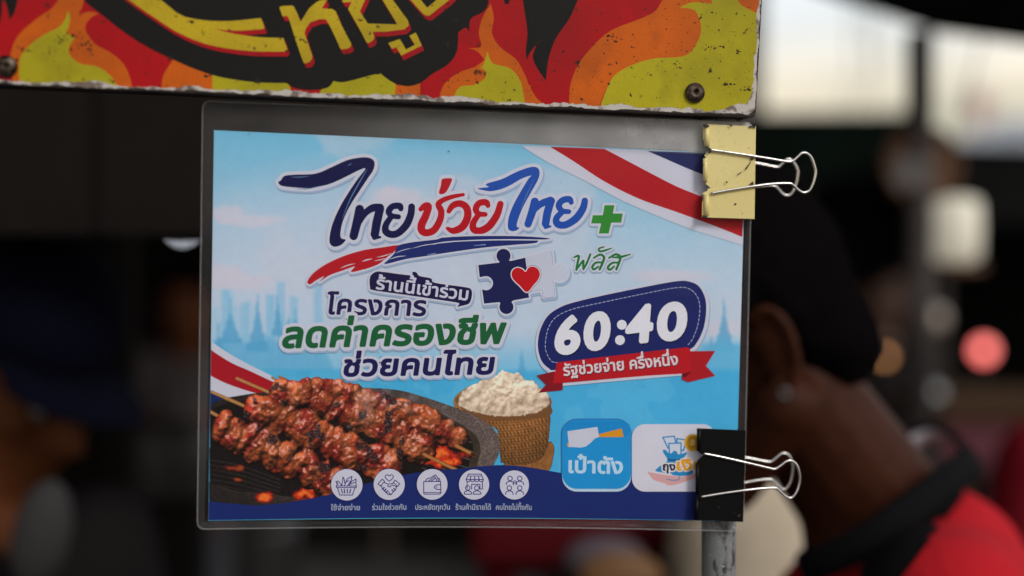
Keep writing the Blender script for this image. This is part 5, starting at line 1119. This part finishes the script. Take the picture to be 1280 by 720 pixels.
M_seam = bpy.data.materials.new('laminate_seam'); M_seam.use_nodes = True; t = M_seam.node_tree; P_ = t.nodes['Principled BSDF']; P_.inputs['Base Color'].default_value = (.5, .5, .5, 1); P_.inputs['Roughness'].default_value = .3
tr_ = t.nodes.new('ShaderNodeBsdfTransparent'); m1 = t.nodes.new('ShaderNodeMixShader'); m1.inputs[0].default_value = .16; t.links.new(tr_.outputs[0], m1.inputs[1]); t.links.new(P_.outputs[0], m1.inputs[2]); t.links.new(m1.outputs[0], t.nodes['Material Output'].inputs[0])
def film_pt(s, t_):
    x0 = 253.5 + (246.5 - 253.5) * t_; x1 = 941 + (929 - 941) * t_; u = x0 + (x1 - x0) * s
    y0 = 126 + 27 * s; y1 = 661.5 + 2.5 * s - 4 * math.sin(math.pi * s); return u, y0 + (y1 - y0) * t_
NXF, NYF = 180, 140
V = []; Fc = []
for side, zb in ((0, .0022), (1, -.0008)):
    for j in range(NYF + 1):
        for i in range(NXF + 1):
            s, t_ = i / NXF, j / NYF; rr = .014
            ss, tt = s, t_
            u, v = film_pt(ss, tt)
            ed = min(s * 690, (1 - s) * 690, t_ * 530, (1 - t_) * 530); pin = min(1, ed / 14)
            wob = .0006 * math.sin(s * 9 + 2) * math.sin(t_ * 5 + 1) if side == 0 else 0
            zz = .0012 + (zb + wob - .0012) * (1 - (1 - pin) ** 2) + (.00012 if side == 0 else -.00012)
            RC = 9.                         # rounded corners
            px_, py_ = s * 690, t_ * 530; qx = px_ if s < .5 else 690 - px_; qy = py_ if t_ < .5 else 530 - py_
            if qx < RC and qy < RC:
                L_ = math.hypot(RC - qx, RC - qy)
                if L_ > RC: qx = RC - (RC - qx) * RC / L_; qy = RC - (RC - qy) * RC / L_
                u, v = film_pt((qx if s < .5 else 690 - qx) / 690, (qy if t_ < .5 else 530 - qy) / 530)
            V.append(plane_pt(u, v, zz))
n1 = (NXF + 1) * (NYF + 1); idx = lambda sd, j, i: sd * n1 + j * (NXF + 1) + i
for j in range(NYF):
    for i in range(NXF):
        a_, b_, c_, d_ = [(j, i), (j + 1, i), (j + 1, i + 1), (j, i + 1)]
        q = [a_, b_, c_, d_]
        Fc.append(tuple(idx(0, *x) for x in q)); Fc.append(tuple(idx(1, *x) for x in q[::-1]))
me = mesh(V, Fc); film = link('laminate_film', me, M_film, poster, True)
ring_ = [(0, i) for i in range(NXF)] + [(j, NXF) for j in range(NYF)] + [(NYF, i) for i in range(NXF, 0, -1)] + [(j, 0) for j in range(NYF, 0, -1)]
pts = [V[idx(0, *r)] for r in ring_]; pts.append(pts[0])
solid('laminate_seam', tube(pts, .0005, 6, False), M_seam, poster, smooth=True)
bub = [[('p', circle(790.5, 166.5, 7, 7))], [('s', circle(412, 147, 5.5, 5.5, 20, -70, 70), .8)]]
for k in range(26): bub.append([('p', circle(random.gauss(845, 22), random.gauss(166, 8), random.uniform(.4, 1.3), None, 8))])
for k in range(30):
    x = random.uniform(600, 915); y = 656.5 + random.uniform(-3, 3); bub.append([('s', [(x, y), (x + random.uniform(-4, 4), y + random.uniform(-3, 3))], .5)])
for q_ in bub: Print(.0026).add(M_seam, q_, 0, .25).build('laminate_bubble', film)

# ------------------------------------------------------------------ the two binder clips on the poster's right edge
def clip(label, M_body, outline, lips, spine, near, rear, zj, zs, depth, M_lip):
    us = [q[0] for q in outline]; u0, u1 = min(us), max(us); zf = lambda u: zj + (zs - zj) * min(max((u - u0) / (u1 - u0), 0), 1)
    c = empty('binder_clip', plane_pt(spine[0][0], (spine[0][1] + spine[1][1]) / 2, 0), label, 'clip', 'binder clips holding the poster', rot=RM.to_euler())
    fr = slab(outline, zf, lambda u: zf(u) - .0006)
    (a, b) = spine
    A0, B0 = plane_pt(*a, zs), plane_pt(*b, zs); sp = [A0, B0, B0 - NRM * depth, A0 - NRM * depth]; X_ = RM @ Vector((1, 0, 0))
    sv = [q - X_ * .0003 for q in sp] + [q + X_ * .0004 for q in sp]; spf = (sv, [(0, 1, 2, 3), (7, 6, 5, 4), (0, 4, 5, 1), (1, 5, 6, 2), (2, 6, 7, 3), (3, 7, 4, 0)])
    L = 0.030; J0, K0 = A0 - NRM * depth, B0 - NRM * depth
    bk = [J0, K0, K0 - X_ * L * .98 + NRM * .001, J0 - X_ * L * .98 + NRM * .001]; bv = bk + [q - NRM * .0006 for q in bk]
    bkf = (bv, [(0, 1, 2, 3), (7, 6, 5, 4), (0, 4, 5, 1), (1, 5, 6, 2), (2, 6, 7, 3), (3, 7, 4, 0)])
    solid('clip_body', join(fr, spf, bkf), M_body, c, .00025)
    for (x0, y0), (x1, y1), r in lips:
        solid('rolled_lip', tube([plane_pt(x0, y0, zf(x0) + .0001), plane_pt((x0 + x1) / 2, (y0 + y1) / 2, zf(x0) + .0001), plane_pt(x1, y1, zf(x1) + .0001)], r, 14), M_lip, c, smooth=True)
    hz = lambda u: zf(u) + .0010
    for P, f in ((near, lambda u: (zf(u) + .0011) if u < u1 else zs + .0011 - (u - u1) * 2e-5), (rear, lambda u: zs - depth - .0012)):
        q = cr([(x, y) for x, y in P], 8); solid('wire_handle', tube([plane_pt(x, y, f(x)) for x, y in q], .00078, 12), M_wire, c, smooth=True)
    return c
M_wire = mat('clip_wire', (.62, .60, .58), .28, 1.0, noise=[(200, (.30, .24, .2), .6, .75)])
M_chip = mat('bare_dark_steel', (.018, .012, .009), .7)
M_yel = mat('yellow_enamel', (.74, .63, .27), .45, noise=[(18, (.68, .56, .22), .4, .7), (260, (.03, .018, .01), .69, .72), (150, (.02, .012, .01), .715, .735), (700, (.62, .48, .2), .6, .7)], coat=.1)
M_blk = mat('black_enamel', (.004, .004, .0045), .35, spec=.12, noise=[(320, (.04, .035, .035), .70, .73)], bump=(200, .15, .0003), coat=.0)
Y3 = lambda P: Z(P, 660, 140, 3.459)
out_y = Y3([(757, 52), (983, 62), (977, 463), (752, 456), (754, 352), (776, 340), (780, 322), (768, 312), (774, 298), (776, 206), (762, 188), (776, 170), (790, 158), (774, 148), (757, 118)])
near_y = [(887.5, 187.2), (918, 191.5), (960, 198), (983, 201.8), (990.5, 201.3), (996.5, 196.5), (1002, 191.7), (1008, 191.6), (1014, 197), (1018, 208), (1019.3, 217), (1016.5, 229), (1011.5, 238), (1005, 240.8), (998.5, 238), (991.5, 231.5), (985, 229.2), (960, 230.5), (918, 236.5), (889, 241.8)]
rear_y = [(885, 197), (944, 203.8), (968, 208.4), (974, 208), (979, 203), (984.5, 198.9), (990, 201), (995.5, 209), (997.3, 217), (995, 230), (990, 241), (984, 244.3), (978, 242), (972.5, 236), (966, 232), (944, 233.5), (885, 240)]
yc = clip('yellow enamel binder clip with chipped paint at the poster\'s upper right corner', M_yel, out_y, [(Y3([(773, 62)])[0], Y3([(773, 148)])[0], .0016), (Y3([(766, 200)])[0], Y3([(766, 300)])[0], .0013), (Y3([(771, 358)])[0], Y3([(770, 448)])[0], .0016)], (Y3([(983, 62)])[0], Y3([(977, 463)])[0]), near_y, rear_y, .0062, .0075, .033, M_yel)
for P in ([(757, 52), (775, 53), (786, 62), (770, 70), (758, 64)], [(955, 60), (983, 61), (983, 72), (972, 66), (960, 68)], [(752, 446), (770, 448), (778, 459), (755, 457)], [(960, 202), (974, 194), (977, 204), (966, 209)], [(957, 312), (974, 300), (977, 316)], [(856, 300), (863, 300), (862, 308), (857, 307)], [(938, 248), (958, 222), (960, 226), (943, 250)], [(905, 270), (925, 257), (926, 259), (907, 273)], [(870, 57), (885, 57), (880, 64)], [(752, 356), (757, 358), (757, 385), (753, 384)], [(776, 168), (790, 158), (795, 170), (784, 180)]):
    solid('paint_chip', slab(Y3(P), .0083, .0079), M_chip, yc)
K1 = lambda P: Z(P, 680, 500, 3.879)
out_k = K1([(742, 137), (975, 147), (963, 592), (730, 580), (732, 478), (744, 468), (735, 458), (736, 310), (750, 288), (774, 268), (758, 258), (740, 244)])
near_k = [(879.8, 567), (905, 572), (940, 580), (962, 585.3), (968.5, 586.2), (975, 582.5), (983, 576.8), (989, 576), (995.5, 581), (999, 591), (999.7, 601), (997, 612), (991.5, 620.5), (986.5, 622.3), (980, 619), (973, 612.5), (966.5, 609.8), (940, 611.8), (905, 616.5), (876.5, 621.2)]
rear_k = [(885, 565), (931, 571.8), (956, 576.5), (963.5, 577), (969.5, 572.8), (976, 567.5), (981, 566.5), (986.5, 570), (990.3, 580), (990.5, 590), (988, 602), (983, 610), (979, 611.6), (973, 607), (966, 600.5), (961, 599), (945, 600.7), (931, 603.2), (885, 609)]
clip('black enamel binder clip gripping the poster and pipe at the lower right corner', M_blk, out_k, [(K1([(752, 140)])[0], K1([(750, 240)])[0], .0012), (K1([(744, 312)])[0], K1([(744, 455)])[0], .0010), (K1([(741, 482)])[0], K1([(739, 578)])[0], .0012)], (K1([(975, 147)])[0], K1([(963, 592)])[0]), near_k, rear_k, .0062, .0075, .033, M_blk)
